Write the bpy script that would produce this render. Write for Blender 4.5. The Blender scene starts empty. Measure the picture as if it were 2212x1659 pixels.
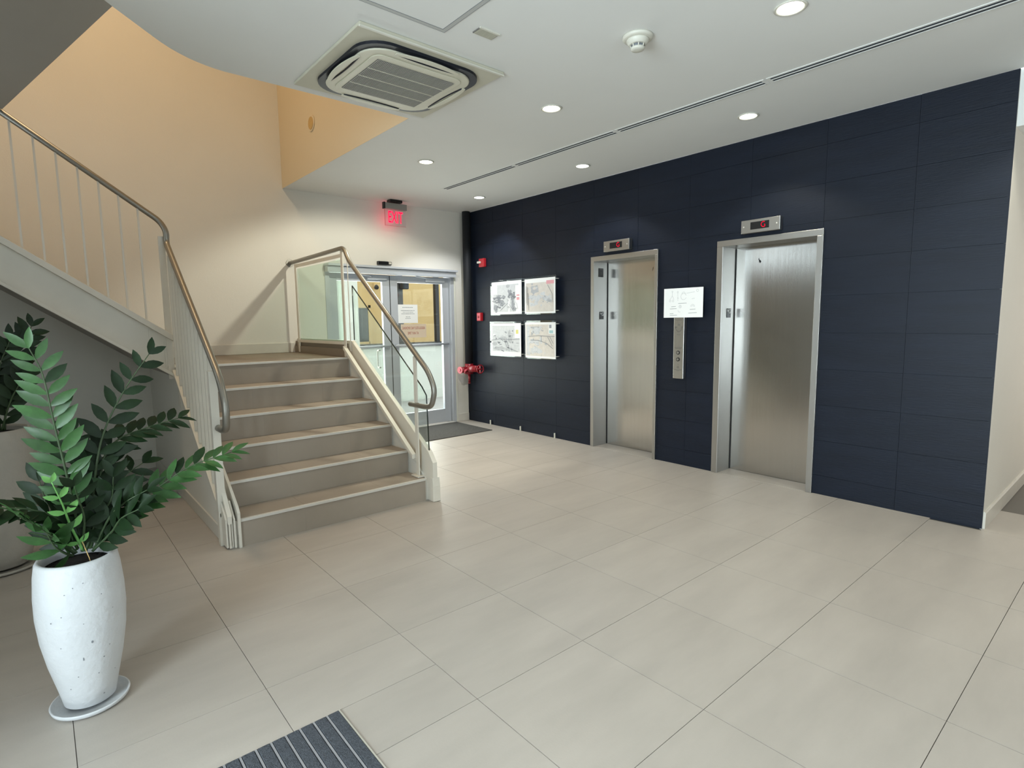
import bpy, bmesh, math, random
from mathutils import Vector, Matrix
random.seed(7)
sc = bpy.context.scene
COL = sc.collection
R = math.radians

# ---------------------------------------------------------------- camera
cam_d = bpy.data.cameras.new('camera')
cam_d.sensor_width = 36.0
cam_d.lens = 36.0 * 1207.45 / 2212
cam_d.clip_start = 0.02
cam = bpy.data.objects.new('camera', cam_d)
rt = Vector((0.64847909, 0.76113317, -0.01229465))
up = Vector((-0.07752733, 0.0821024, 0.9936039))
fw = Vector((-0.75727431, 0.64337819, -0.11225031))
m = Matrix((rt, up, -fw)).transposed().to_4x4()
m.translation = Vector((2.2473, -0.5931, 1.4578))
cam.matrix_world = m
COL.objects.link(cam)
sc.camera = cam

# ---------------------------------------------------------------- view
sc.view_settings.view_transform = 'Standard'
sc.view_settings.look = 'None'
sc.view_settings.gamma = 1.0
sc.view_settings.use_curve_mapping = False
sc.view_settings.exposure = 0.3
sc.cycles.use_denoising = True
sc.cycles.max_bounces = 10
sc.cycles.diffuse_bounces = 4
sc.cycles.glossy_bounces = 4
sc.cycles.transparent_max_bounces = 16
sc.cycles.sample_clamp_indirect = 6.0
sc.cycles.caustics_reflective = False
sc.cycles.caustics_refractive = False

# ---------------------------------------------------------------- world
w = bpy.data.worlds.new('sky'); sc.world = w
w.use_nodes = True
bg = w.node_tree.nodes['Background']
bg.inputs[0].default_value = (0.80, 0.90, 1.0, 1)
bg.inputs[1].default_value = 2.1

XE0 = -4.45
def area(name, loc, rot, sx, sy, power, color):
    d = bpy.data.lights.new(name, 'AREA'); d.shape = 'RECTANGLE'
    d.size = sx; d.size_y = sy; d.energy = power; d.color = color
    o = bpy.data.objects.new(name, d); o.location = loc; o.rotation_euler = rot
    COL.objects.link(o); return o
# daylight through the entrance glazing behind the camera, and the corridor on the right
area('entrance_daylight', (1.6, -3.55, 1.4), (R(90), 0, 0), 2.25, 2.6, 350, (0.83, 0.91, 1.0))
area('lobby_fill_light', (4.9, .9, 1.5), (R(90), 0, R(90)), 3.0, 2.3, 8, (0.95, 0.97, 1.0))  # unseen fill added to brighten the end wall and risers
area('corridor_daylight', (3.2, 8.6, 1.6), (R(-90), 0, 0), 2.2, 2.2, 55, (1.0, 0.93, 0.84))
# lamp of the floor above, over the stair well
area('stair_well_lamp', (-2.6, -0.3, 5.85), (0, 0, 0), 1.2, 0.6, 46, (1.0, 0.74, 0.46))
area('clerestory_reflect_light', (-2.9, -2.06, 2.68), (R(90), 0, 0), 1.9, 0.5, 6, (0.85, 0.93, 1.0))  # unseen light added for the bright reflection in the right lift door
area('door_daylight', (XE0-.5, 3.08, 1.25), (R(90), 0, R(-90)), 1.8, 1.9, 60, (0.97, 0.98, 0.94))

# ================================================================ helpers
def srgb(h):
    c = [int(h[i:i+2], 16)/255 for i in (0, 2, 4)]
    return tuple((x/12.92 if x <= .04045 else ((x+.055)/1.055)**2.4) for x in c) + (1,)

def mat(name, col, rough=.5, metal=0., var=0., vscale=(3, 3, 3), bump=0., bscale=(60, 60, 60), spec=.5,
        rand=0., coat=0., detail=4.):
    m = bpy.data.materials.new(name); m.use_nodes = True
    nt = m.node_tree; n = nt.nodes; L = nt.links
    b = n['Principled BSDF']
    c = srgb(col) if isinstance(col, str) else tuple(col) + (1,)
    b.inputs['Base Color'].default_value = c
    b.inputs['Roughness'].default_value = rough
    b.inputs['Metallic'].default_value = metal
    b.inputs['Specular IOR Level'].default_value = spec
    b.inputs['Coat Weight'].default_value = coat
    tc = n.new('ShaderNodeTexCoord')
    geo = n.new('ShaderNodeNewGeometry')
    last = None
    if var > 0:
        mp = n.new('ShaderNodeMapping'); mp.inputs['Scale'].default_value = vscale
        L.new(geo.outputs['Position'], mp.inputs['Vector'])
        no = n.new('ShaderNodeTexNoise'); no.inputs['Scale'].default_value = 1; no.inputs['Detail'].default_value = detail
        no.inputs['Roughness'].default_value = .6
        L.new(mp.outputs[0], no.inputs['Vector'])
        mr = n.new('ShaderNodeMapRange'); mr.inputs[1].default_value = .25; mr.inputs[2].default_value = .75
        mr.inputs[3].default_value = 1-var; mr.inputs[4].default_value = 1+var
        L.new(no.outputs[0], mr.inputs[0])
        last = mr.outputs[0]
    if rand > 0:
        oi = n.new('ShaderNodeObjectInfo')
        mr = n.new('ShaderNodeMapRange'); mr.inputs[3].default_value = 1-rand; mr.inputs[4].default_value = 1+rand
        L.new(oi.outputs['Random'], mr.inputs[0])
        if last is None: last = mr.outputs[0]
        else:
            mu = n.new('ShaderNodeMath'); mu.operation = 'MULTIPLY'
            L.new(last, mu.inputs[0]); L.new(mr.outputs[0], mu.inputs[1]); last = mu.outputs[0]
    if last is not None:
        vm = n.new('ShaderNodeVectorMath'); vm.operation = 'SCALE'; vm.inputs[0].default_value = c[:3]
        L.new(last, vm.inputs['Scale']); L.new(vm.outputs[0], b.inputs['Base Color'])
    if bump > 0:
        mp = n.new('ShaderNodeMapping'); mp.inputs['Scale'].default_value = bscale
        L.new(geo.outputs['Position'], mp.inputs['Vector'])
        no = n.new('ShaderNodeTexNoise'); no.inputs['Scale'].default_value = 1; no.inputs['Detail'].default_value = 3
        L.new(mp.outputs[0], no.inputs['Vector'])
        bu = n.new('ShaderNodeBump'); bu.inputs['Strength'].default_value = bump; bu.inputs['Distance'].default_value = .01
        L.new(no.outputs[0], bu.inputs['Height']); L.new(bu.outputs[0], b.inputs['Normal'])
    return m

def emit(name, col, st):
    m = bpy.data.materials.new(name); m.use_nodes = True
    nt = m.node_tree; nt.nodes.clear()
    e = nt.nodes.new('ShaderNodeEmission'); o = nt.nodes.new('ShaderNodeOutputMaterial')
    e.inputs[0].default_value = srgb(col); e.inputs[1].default_value = st
    nt.links.new(e.outputs[0], o.inputs[0]); return m

def glassmat(name, tint, refl=.10, rough=.0):
    m = bpy.data.materials.new(name); m.use_nodes = True
    nt = m.node_tree; n = nt.nodes; n.clear()
    t = n.new('ShaderNodeBsdfTransparent'); t.inputs[0].default_value = tuple(tint)+(1,)
    g = n.new('ShaderNodeBsdfGlossy'); g.inputs['Roughness'].default_value = rough; g.inputs[0].default_value = (.95, 1, .98, 1)
    f = n.new('ShaderNodeLayerWeight'); f.inputs[0].default_value = .25
    mr = n.new('ShaderNodeMapRange'); mr.inputs[3].default_value = refl*.4; mr.inputs[4].default_value = refl*2.2
    mx = n.new('ShaderNodeMixShader'); o = n.new('ShaderNodeOutputMaterial')
    nt.links.new(f.outputs['Fresnel'], mr.inputs[0]); nt.links.new(mr.outputs[0], mx.inputs[0])
    nt.links.new(t.outputs[0], mx.inputs[1]); nt.links.new(g.outputs[0], mx.inputs[2]); nt.links.new(mx.outputs[0], o.inputs[0])
    return m

class MB:
    def __init__(s): s.v = []; s.f = []; s.sm = []
    def add(s, vs, fs, smooth=False):
        k = len(s.v); s.v += [tuple(x) for x in vs]; s.f += [tuple(i+k for i in q) for q in fs]; s.sm += [smooth]*len(fs); return s
    def box(s, a, b, bev=0.):
        x0, y0, z0 = [min(p, q) for p, q in zip(a, b)]; x1, y1, z1 = [max(p, q) for p, q in zip(a, b)]
        if bev > 0:
            bm = bmesh.new(); bmesh.ops.create_cube(bm, size=1)
            for v in bm.verts:
                v.co = Vector(((x0+x1)/2+v.co.x*(x1-x0), (y0+y1)/2+v.co.y*(y1-y0), (z0+z1)/2+v.co.z*(z1-z0)))
            bmesh.ops.bevel(bm, geom=bm.edges[:], offset=min(bev, .45*min(x1-x0, y1-y0, z1-z0)), segments=2, affect='EDGES', profile=.5)
            bm.verts.ensure_lookup_table()
            s.add([v.co[:] for v in bm.verts], [[v.index for v in f.verts] for f in bm.faces]); bm.free(); return s
        return s.add([(x0, y0, z0), (x1, y0, z0), (x1, y1, z0), (x0, y1, z0), (x0, y0, z1), (x1, y0, z1), (x1, y1, z1), (x0, y1, z1)],
                     [(3, 2, 1, 0), (4, 5, 6, 7), (0, 1, 5, 4), (1, 2, 6, 5), (2, 3, 7, 6), (3, 0, 4, 7)])
    def prism(s, pts, axis, a, b, smooth=False):
        """polygon pts (2-D) extruded along axis from a to b; axis x: pts=(y,z); y: (x,z); z: (x,y)"""
        def P(p, t): return {'x': (t, p[0], p[1]), 'y': (p[0], t, p[1]), 'z': (p[0], p[1], t)}[axis]
        n = len(pts)
        s.add([P(p, a) for p in pts]+[P(p, b) for p in pts], [tuple(range(n))[::-1], tuple(range(n, 2*n))])
        k = len(s.v)-2*n
        for i in range(n):
            j = (i+1) % n; s.f.append((k+i, k+j, k+n+j, k+n+i)); s.sm.append(smooth)
        return s
    def tube(s, path, r, seg=16, cap=True):
        P = [Vector(p) for p in path]; n = len(P)
        rr = r if isinstance(r, (list, tuple)) else [r]*n
        T = []
        for i in range(n):
            a = P[max(i-1, 0)]; b = P[min(i+1, n-1)]; T.append((b-a).normalized())
        t = T[0]; u = t.orthogonal().normalized(); rings = []
        for i in range(n):
            if i: 
                q = T[i-1].rotation_difference(T[i]); u = q @ u
            v = T[i].cross(u).normalized()
            rings.append([P[i]+(u*math.cos(2*math.pi*k/seg)+v*math.sin(2*math.pi*k/seg))*rr[i] for k in range(seg)])
        vs = [x for g in rings for x in g]; fs = []
        for i in range(n-1):
            for k in range(seg):
                a = i*seg+k; b = i*seg+(k+1) % seg; fs.append((a, b, b+seg, a+seg))
        s.add(vs, fs, True)
        if cap:
            k0 = len(s.v)-len(vs)
            s.f.append(tuple(k0+i for i in range(seg))[::-1]); s.f.append(tuple(k0+(n-1)*seg+i for i in range(seg))); s.sm += [False]*2
        return s
    def lathe(s, prof, c=(0, 0, 0), seg=48, closed=False):
        vs = []; fs = []; n = len(prof)
        for (r, z) in prof:
            for k in range(seg):
                a = 2*math.pi*k/seg; vs.append((c[0]+r*math.cos(a), c[1]+r*math.sin(a), c[2]+z))
        for i in range(n-1):
            for k in range(seg):
                a = i*seg+k; b = i*seg+(k+1) % seg; fs.append((a, b, b+seg, a+seg))
        s.add(vs, fs, True)
        k0 = len(s.v)-len(vs)
        if prof[0][0] > 1e-4 and not closed: s.f.append(tuple(k0+i for i in range(seg))[::-1]); s.sm.append(False)
        if prof[-1][0] > 1e-4 and not closed: s.f.append(tuple(k0+(n-1)*seg+i for i in range(seg))); s.sm.append(False)
        return s
    def build(s, name, mt, parent=None, bev=0., fix=True):
        o0 = Vector((0, 0, 0)) if parent is None else wloc(parent)
        me = bpy.data.meshes.new(name)
        me.from_pydata([tuple(Vector(v)-o0) for v in s.v], [], s.f)
        me.update()
        me.polygons.foreach_set('use_smooth', s.sm)
        if fix:
            bm = bmesh.new(); bm.from_mesh(me); bmesh.ops.recalc_face_normals(bm, faces=bm.faces[:]); bm.to_mesh(me); bm.free()
        if mt: me.materials.append(mt)
        o = bpy.data.objects.new(name, me); COL.objects.link(o)
        if parent: o.parent = parent
        if bev > 0:
            mo = o.modifiers.new('bevel', 'BEVEL'); mo.width = bev; mo.segments = 2; mo.limit_method = 'ANGLE'; mo.angle_limit = R(40)
        return o

def wloc(o):
    v = Vector((0, 0, 0))
    while o is not None: v += o.location; o = o.parent
    return v
def tag(o, label=None, cat=None, group=None, kind=None):
    for k, v in (('label', label), ('category', cat), ('group', group), ('kind', kind)):
        if v: o[k] = v
    return o
def thing(name, loc, label, cat, group=None):
    o = bpy.data.objects.new(name, None); o.location = loc; o.empty_display_size = .1; COL.objects.link(o)
    return tag(o, label, cat, group)
def B(a, b, bev=0.): return MB().box(a, b, bev)
def text(s, name, loc, rot, size, mt, parent, ext=.0006, align='CENTER', sx=1., off=0.):
    cu = bpy.data.curves.new(name, 'FONT'); cu.body = s; cu.size = size; cu.extrude = ext; cu.align_x = align; cu.align_y = 'CENTER'
    cu.offset = off
    cu.materials.append(mt)
    to = bpy.data.objects.new(name, cu); COL.objects.link(to)
    me = bpy.data.meshes.new_from_object(to); COL.objects.unlink(to); bpy.data.objects.remove(to)
    me.name = name
    if not me.materials: me.materials.append(mt)
    o = bpy.data.objects.new(name, me); COL.objects.link(o); o.parent = parent
    o.location = Vector(loc)-wloc(parent); o.rotation_euler = rot; o.scale = (sx, 1, 1)
    return o
def fillet(path, rad, n=6):
    P = [Vector(p) for p in path]; out = [P[0]]
    for i in range(1, len(P)-1):
        a, b, c = P[i-1], P[i], P[i+1]
        r_ = rad[i] if isinstance(rad, dict) and i in rad else (rad if not isinstance(rad, dict) else .03)
        d1 = (a-b); d2 = (c-b); k = min(r_, d1.length*.45, d2.length*.45)
        s0 = b+d1.normalized()*k; s1 = b+d2.normalized()*k
        for j in range(n+1):
            t = j/n; out.append(s0*(1-t)**2+b*2*t*(1-t)+s1*t*t)
    out.append(P[-1]); return out
def clip_rects(rect, holes):
    rs = [rect]
    for h in holes:
        nr = []
        for r in rs:
            x0, z0, x1, z1 = r; a, b, c, d = h
            if a >= x1 or c <= x0 or b >= z1 or d <= z0: nr.append(r); continue
            if a > x0: nr.append((x0, z0, a, z1))
            if c < x1: nr.append((c, z0, x1, z1))
            xa, xb = max(x0, a), min(x1, c)
            if b > z0: nr.append((xa, z0, xb, b))
            if d < z1: nr.append((xa, d, xb, z1))
        rs = [r for r in nr if r[2]-r[0] > .004 and r[3]-r[1] > .004]
    return rs

# ================================================================ materials
M = {}
M['wall'] = mat('painted_wall', 'e4e1d8', .75, bump=.08, bscale=(90, 90, 90), var=.02, vscale=(1.5, 1.5, 1.5))
M['well'] = mat('painted_stair_well', 'dccdb0', .8, bump=.08, bscale=(90, 90, 90))
M['ceil'] = mat('ceiling_paint', 'e4e5e2', .8, var=.02, vscale=(1, 1, 1))
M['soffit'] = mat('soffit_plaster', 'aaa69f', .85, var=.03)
M['white'] = mat('white_paint_metal', 'dcd7cb', .4, var=.03, vscale=(8, 8, 8))
M['base'] = mat('white_baseboard', 'd6d2c8', .5, var=.04, vscale=(6, 6, 6))
M['floor'] = mat('floor_porcelain', 'b1a9a0', .42, var=.10, vscale=(5, 1.3, 2), rand=.018, bump=.03, bscale=(120, 120, 120), detail=8)
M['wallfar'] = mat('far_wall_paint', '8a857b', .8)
M['grout'] = mat('floor_grout', '6f6a63', .8)
M['stile'] = mat('stair_porcelain', '9d9285', .5, var=.06, vscale=(3, 3, 3), rand=.015, detail=6)
M['landing'] = mat('landing_tile', '85796a', .5, var=.05, vscale=(3, 3, 3), rand=.015)
M['nose'] = mat('nosing_aluminium', 'd6d3cb', .4, metal=.15)
M['dark'] = mat('dark_wall_tile', '121926', .48, spec=.24, var=.2, vscale=(2.5, 2.5, 14), rand=.03, bump=.12, bscale=(12, 12, 130), detail=6)
M['darkgrout'] = mat('dark_wall_grout', '242a34', .8)
M['blackpaint'] = mat('black_pipe_paint', '0f1318', .7)
M['steel'] = mat('brushed_steel', (.56, .55, .53), .16, metal=1., bump=.06, bscale=(900, 900, .4), var=.03, vscale=(30, 30, 1))
M['steel_frame'] = mat('steel_frame', (.43, .42, .40), .36, metal=1., bump=.06, bscale=(300, 300, 20))
M['rail'] = mat('satin_handrail', (.30, .285, .25), .42, metal=.8, bump=.05, bscale=(60, 60, 60))
M['alu'] = mat('door_aluminium', 'c4c9d0', .4, metal=.15)
M['aludark'] = mat('door_seal', '26282b', .6)
M['pane'] = glassmat('door_glass', (.93, .96, .95), .10)
M['green'] = glassmat('balustrade_glass', (.87, .94, .90), .10)
M['clear'] = glassmat('clear_panel_glass', (.95, .98, .965), .06)
M['gedge'] = mat('glass_edge', '16241f', .15)
M['carpet'] = mat('dark_carpet', '4a4845', .95, var=.3, vscale=(60, 60, 60), bump=.6, bscale=(260, 260, 260))
M['matpile'] = mat('mat_pile', '50545b', .95, var=.45, vscale=(140, 140, 140), bump=.9, bscale=(300, 300, 300))
M['matbar'] = mat('mat_aluminium_bar', 'a4a6ac', .4, metal=.3)
M['matframe'] = mat('mat_frame', 'c6c3b8', .4, metal=.2)
M['rubber'] = mat('black_rubber', '121315', .7)
M['ceramic'] = mat('white_planter', 'd0d2d4', .55, var=.05, vscale=(9, 9, 9), bump=.35, bscale=(35, 35, 35), detail=8)
M['ceramic2'] = mat('grey_planter', 'b4afa6', .7, var=.07, vscale=(9, 9, 9), bump=.3, bscale=(35, 35, 35), detail=8)
M['pit'] = mat('planter_pit', '7c8085', .8)
M['soil'] = mat('soil', '14110d', 1., bump=1., bscale=(80, 80, 80))
M['leaf0'] = mat('leaf_green', '345a2c', .45, var=.25, vscale=(30, 30, 30), rand=.22, coat=.05)
M['leaf1'] = mat('leaf_dark_green', '172b14', .5, spec=.3, var=.3, vscale=(30, 30, 30), rand=.3, coat=.0)
M['leaf2'] = mat('leaf_young_green', '7fbd6a', .4, var=.1, vscale=(30, 30, 30), rand=.1)
M['stem'] = mat('stem_green', '3f5235', .5, var=.2, vscale=(40, 40, 40))
M['plastic'] = mat('white_plastic', 'd4d2c6', .45)
M['acdark'] = mat('ac_slot', '0b1220', .5)
M['acgrille'] = mat('ac_grille', '6a6864', .6)
M['slot'] = mat('diffuser_slot', '2c3038', .6)
M['red'] = mat('red_device', 'b3222b', .35, coat=.3)
M['redlight'] = mat('red_valve', '8c1420', .3, coat=.4)
M['pink'] = mat('valve_cap', 'd05a66', .35)
M['black'] = mat('black_plastic', '0c0d0f', .35)
M['paper'] = mat('paper', 'f6f7f6', .8)
M['ink'] = mat('ink', 'a2a6a9', .8)
M['inkdark'] = mat('ink_dark', '3c4046', .8)
M['inkred'] = mat('ink_red', 'a4453c', .8)
M['acrylic'] = glassmat('acrylic', (.93, .95, .96), .08)
M['etch'] = mat('etched', '6d6a64', .5)
M['tan'] = mat('tan_render', 'caa970', .9, var=.06, vscale=(2, 2, 2))
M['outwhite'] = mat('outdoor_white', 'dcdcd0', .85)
M['outfloor'] = mat('outdoor_paving', 'b7b0a8', .8, var=.15, vscale=(1.5, 1.5, 1.5))
M['brown'] = mat('brown_frame', '2b2622', .5)
M['darkglass'] = mat('dark_window', '1d2224', .15)
M['lens'] = emit('lamp_lens', 'fffbe6', 9.)
M['lensw'] = emit('lamp_lens_cool', 'f4f9ff', 8.)
M['led'] = emit('led_red', 'ff1038', 1.0)
M['exitred'] = emit('exit_red', 'ff2346', 2.6)
M['exitdeep'] = emit('exit_deep_red', 'b00828', 1.0)

# ================================================================ setting
def struct(name, mb, mt, bev=0.):
    o = mb.build(name, mt, None, bev); o['kind'] = 'structure'; return o
XE, YW, ZC = -4.45, 4.245, 2.99        # end wall, dark wall, ceiling
E1 = (-2.035, -1.145); E2 = (-.505, .405); EH = 2.155   # lift frames (outer)
TX, TY = .61, .6013

# floor ------------------------------------------------------------------
fl = struct('floor', MB().box((.35, -3.6, -.12), (4.8, -2.4, -.009)).box((XE-.3, -2.4, -.12), (4.8, YW+.3, -.009)).box((1.4, YW+.3, -.12), (4.8, 9.3, -.009)), M['grout'])
tile_mesh = None
def floor_tile(x0, y0, x1, y1):
    B((x0+.0012, y0+.0012, -.0085), (x1-.0012, y1-.0012, 0)).build('floor_tile', M['floor'], fl, fix=False)
matr = (.315, -1.45, 1.70, .172)
for i in range(-8, 8):
    for j in range(-6, 16):
        x0, y0 = i*TX, j*TY; x1, y1 = x0+TX, y0+TY
        x0 = max(x0, XE); y0 = max(y0, -3.5 if x0 > .4 else -1.9)
        if y0 < YW+.21 and x0 < 1.51:
            y1 = min(y1, YW+.005)
        if j > 7 and x0 < 1.5: continue
        if j == 7 and x1 > 1.51 and x0 < 1.51: x0 = 1.51; y1 = y0+TY
        if x1-x0 < .02 or y1-y0 < .02 or y1 > 9.3 or x1 > 4.5: continue
        if x1 < -1.63 and y0 > .27 and y1 < 1.76: continue
        rs = clip_rects((x0, y0, x1, y1), [matr])
        for r in rs: floor_tile(*r)
# lift door sills in the floor plane are part of the lifts

# end wall with the door opening -----------------------------------------
D0, D1, DH = 2.14, 4.02, 2.15
we = MB()
for a, b in (((-2.4, 0), (D0, 6.2)), ((D1, 0), (YW+.35, 6.2)), ((D0, DH), (D1, 6.2))):
    we.box((XE-.25, a[0], a[1]), (XE, b[0], b[1]))
struct('wall_end', we, M['wall'])
# stair well walls above the ceiling
struct('wall_stairwell', MB().box((XE, 1.697, ZC), (-1.621, 1.699, 3.4)).box((XE, 1.699, ZC+.301), (.4, 1.85, 6.0)), M['well'])
struct('wall_stairwell_near', MB().box((.4, -2.4, ZC+.30), (.55, 1.85, 6.0)), M['well'])
struct('wall_stairwell_back', MB().box((XE, -2.02, 3.05), (.4, -1.9, 6.0)), M['well'])
# cover plate on the stair-well wall
t = thing('conduit_cover', (-3.50, 1.70, 3.45), 'small round beige cover plate on the orange-lit stair well wall', 'cover plate')
MB().tube([(-3.50, 1.699, 3.45), (-3.50, 1.688, 3.45)], .078, 32).build('plate', M['well'], t)
MB().tube([(-3.50, 1.689, 3.45), (-3.50, 1.684, 3.45)], .060, 32).build('cap', M['tan'], t)

# ceiling with the stair opening ------------------------------------------
cv = []
P0, P1, P2 = Vector((-1.62, .42)), Vector((-1.60, .20)), Vector((-1.40, .02))
for k in range(9):
    tt = k/8; q = P0*(1-tt)**2+P1*2*tt*(1-tt)+P2*tt*tt; cv.append((q.x, q.y))
cq = MB().box((XE, 1.70, ZC), (-.55, YW, ZC+.30)).box((-.55, -2.4, ZC), (4.7, YW, ZC+.30)).box((.3, -3.55, ZC), (4.7, -2.4, ZC+.30)).box((1.51, YW+.32, ZC-.3), (4.7, 9.3, ZC))
cb = [(-1.62, 1.70)]+cv+[(-1.19, -.175), (-.55, -.73)]
for p_, q_ in zip(cb[:-1], cb[1:]):
    cq.prism([(-.55, 1.70), p_, q_], 'z', ZC, ZC+.30)
struct('ceiling', cq, M['ceil'])
struct('ceiling_upper', MB().box((XE-.1, -2.4, 6.0), (.6, 1.9, 6.1)), M['well'])

# dark tiled wall ----------------------------------------------------------
wb = struct('wall_back', MB().prism([(XE, -.01), (E1[0]+.02, -.01), (E1[0]+.02, EH-.02), (E1[1]-.02, EH-.02), (E1[1]-.02, -.01),
        (E2[0]+.02, -.01), (E2[0]+.02, EH-.02), (E2[1]-.02, EH-.02), (E2[1]-.02, -.01), (1.497, -.01), (1.497, ZC), (XE, ZC)],
        'y', YW+.009, YW+.30), M['darkgrout'])
holes = [(E1[0]+.01, -.1, E1[1]-.01, EH-.01), (E2[0]+.01, -.1, E2[1]-.01, EH-.01)]
xs = [XE]+[.994-.6*k for k in range(9, 0, -1) if .994-.6*k > XE+.02]+[.994, 1.5]
zs = [0, .158]+[.158+.2935*k for k in range(1, 10)]+[ZC]
for a, b in zip(xs[:-1], xs[1:]):
    for c, d in zip(zs[:-1], zs[1:]):
        rs = clip_rects((a+.0008, c+.0008, b-.0008, d-.0008), holes)
        if not rs: continue
        q = MB()
        dy = random.uniform(0, .0012)
        for r in rs: q.box((r[0], YW+dy, r[1]), (1.5095 if r[2] > 1.49 else r[2], YW+.0085, ZC-.0001 if r[3] > ZC-.01 else r[3]))
        q.build('wall_tile', M['dark'], wb, fix=False)
# lift shaft behind (keeps daylight out)
struct('wall_shaft', MB().box((XE, YW+.50, -.01), (1.4, YW+.60, ZC)), M['darkgrout'])
# right-hand wall, running away from the corner, its bulkhead and baseboard
struct('wall_right', MB().box((1.40, YW+.012, -.01), (1.51, 9.3, ZC)), M['wall'])
struct('wall_bulkhead', MB().box((1.51, YW+.02, 2.645), (4.7, YW+.32, ZC)), M['ceil'])
struct('baseboard_right', MB().prism([(1.51, 0), (1.524, 0), (1.524, .105), (1.518, .118), (1.51, .118)][::-1], 'y', YW+.012, 9.2), M['base'])
struct('wall_corridor_end', MB().box((1.4, 9.3, -.1), (4.8, 9.4, ZC)), M['wall'])
struct('wall_near', MB().box((4.6, -3.5, -.1), (4.75, -.65, ZC)).box((4.6, 2.45, -.1), (4.75, 9.4, ZC)).box((4.6, -.65, 2.75), (4.75, 2.45, ZC)).box((4.6, -.65, -.1), (4.75, 2.45, .3)), M['wallfar'])
wf = MB()
for y in (-.65, .36, 1.38, 2.39): wf.box((4.62, y, .3), (4.70, y+.06, 2.75))
for z in (.3, 2.69): wf.box((4.625, -.65, z), (4.695, 2.45, z+.06))
win = struct('added_lobby_window', wf, M['alu'])  # unseen window made up to go with the lobby fill
for y in (-.59, .42, 1.44): B((4.655, y, .36), (4.661, y+.95, 2.69)).build('pane', M['pane'], win)
# front wall, entrance glazing behind the camera, recess added to shade the under-stair wall
fw_ = MB().box((XE-.2, -2.0, -.01), (-3.85, -1.9, 3.05)).box((-1.95, -2.0, -.01), (.45, -1.9, 3.05)).box((-3.85, -2.0, -.01), (-1.95, -1.9, 2.40)).box((-3.85, -2.0, 2.95), (-1.95, -1.9, 3.05)).box((.35, -3.5, -.01), (.45, -2.0, ZC)).box((2.75, -3.5, -.01), (4.7, -3.35, ZC)).box((.45, -3.5, 2.8), (2.75, -3.35, ZC))
struct('wall_front', fw_, M['wall'])
wf = MB()
for x in (.45, 1.20, 1.95, 2.69): wf.box((x, -3.45, 0), (x+.06, -3.38, 2.8))
for z in (0, 2.12, 2.74): wf.box((.45, -3.445, z), (2.75, -3.385, z+.06))
win = struct('window_1', wf, M['alu'])
for x in (.51, 1.26, 2.01):
    for z0, z1 in ((.06, 2.12), (2.18, 2.74)):
        B((x, -3.418, z0), (x+.68, -3.412, z1)).build('pane', M['pane'], win)

wf = MB()
for x in (-3.85, -2.93, -2.0): wf.box((x, -1.98, 2.40), (x+.05, -1.93, 2.95))
for z in (2.40, 2.91): wf.box((-3.85, -1.975, z), (-1.95, -1.935, z+.04))
win = struct('added_clerestory', wf, M['alu'])  # unseen clerestory, added and set high for the lift door reflection
for x in (-3.80, -2.88): B((x, -1.958, 2.45), (x+.87, -1.952, 2.91)).build('pane', M['pane'], win)
# baseboards
struct('baseboard_end', MB().box((XE, D1+.01, 0), (XE+.014, YW-.002, .108)), M['base'], .003)
struct('baseboard_landing', MB().box((XE, .262, 1.123), (XE+.014, 1.745, 1.235)), M['base'], .003)
struct('baseboard_end_low', MB().box((XE, -1.9, 0), (XE+.014, .268, .108)), M['base'], .003)

# soffit of the stair above -------------------------------------------------
A = Vector((-3.0, -.632, 2.925)); Bp = Vector((-1.55, -.105, 3.187))
u = Bp-A; far = Bp+u*1.0; nearA = A
lo = [nearA, far, far+Vector((.1, -2.2, 0)), nearA+Vector((0, -1.7, 0))]
q = MB(); hi = [v+Vector((0, 0, .28)) for v in lo]
q.add([v[:] for v in lo+hi], [(0, 1, 2, 3), (7, 6, 5, 4), (0, 4, 5, 1), (1, 5, 6, 2), (2, 6, 7, 3), (3, 7, 4, 0)])
struct('ceiling_soffit', q, M['soffit'])

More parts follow.
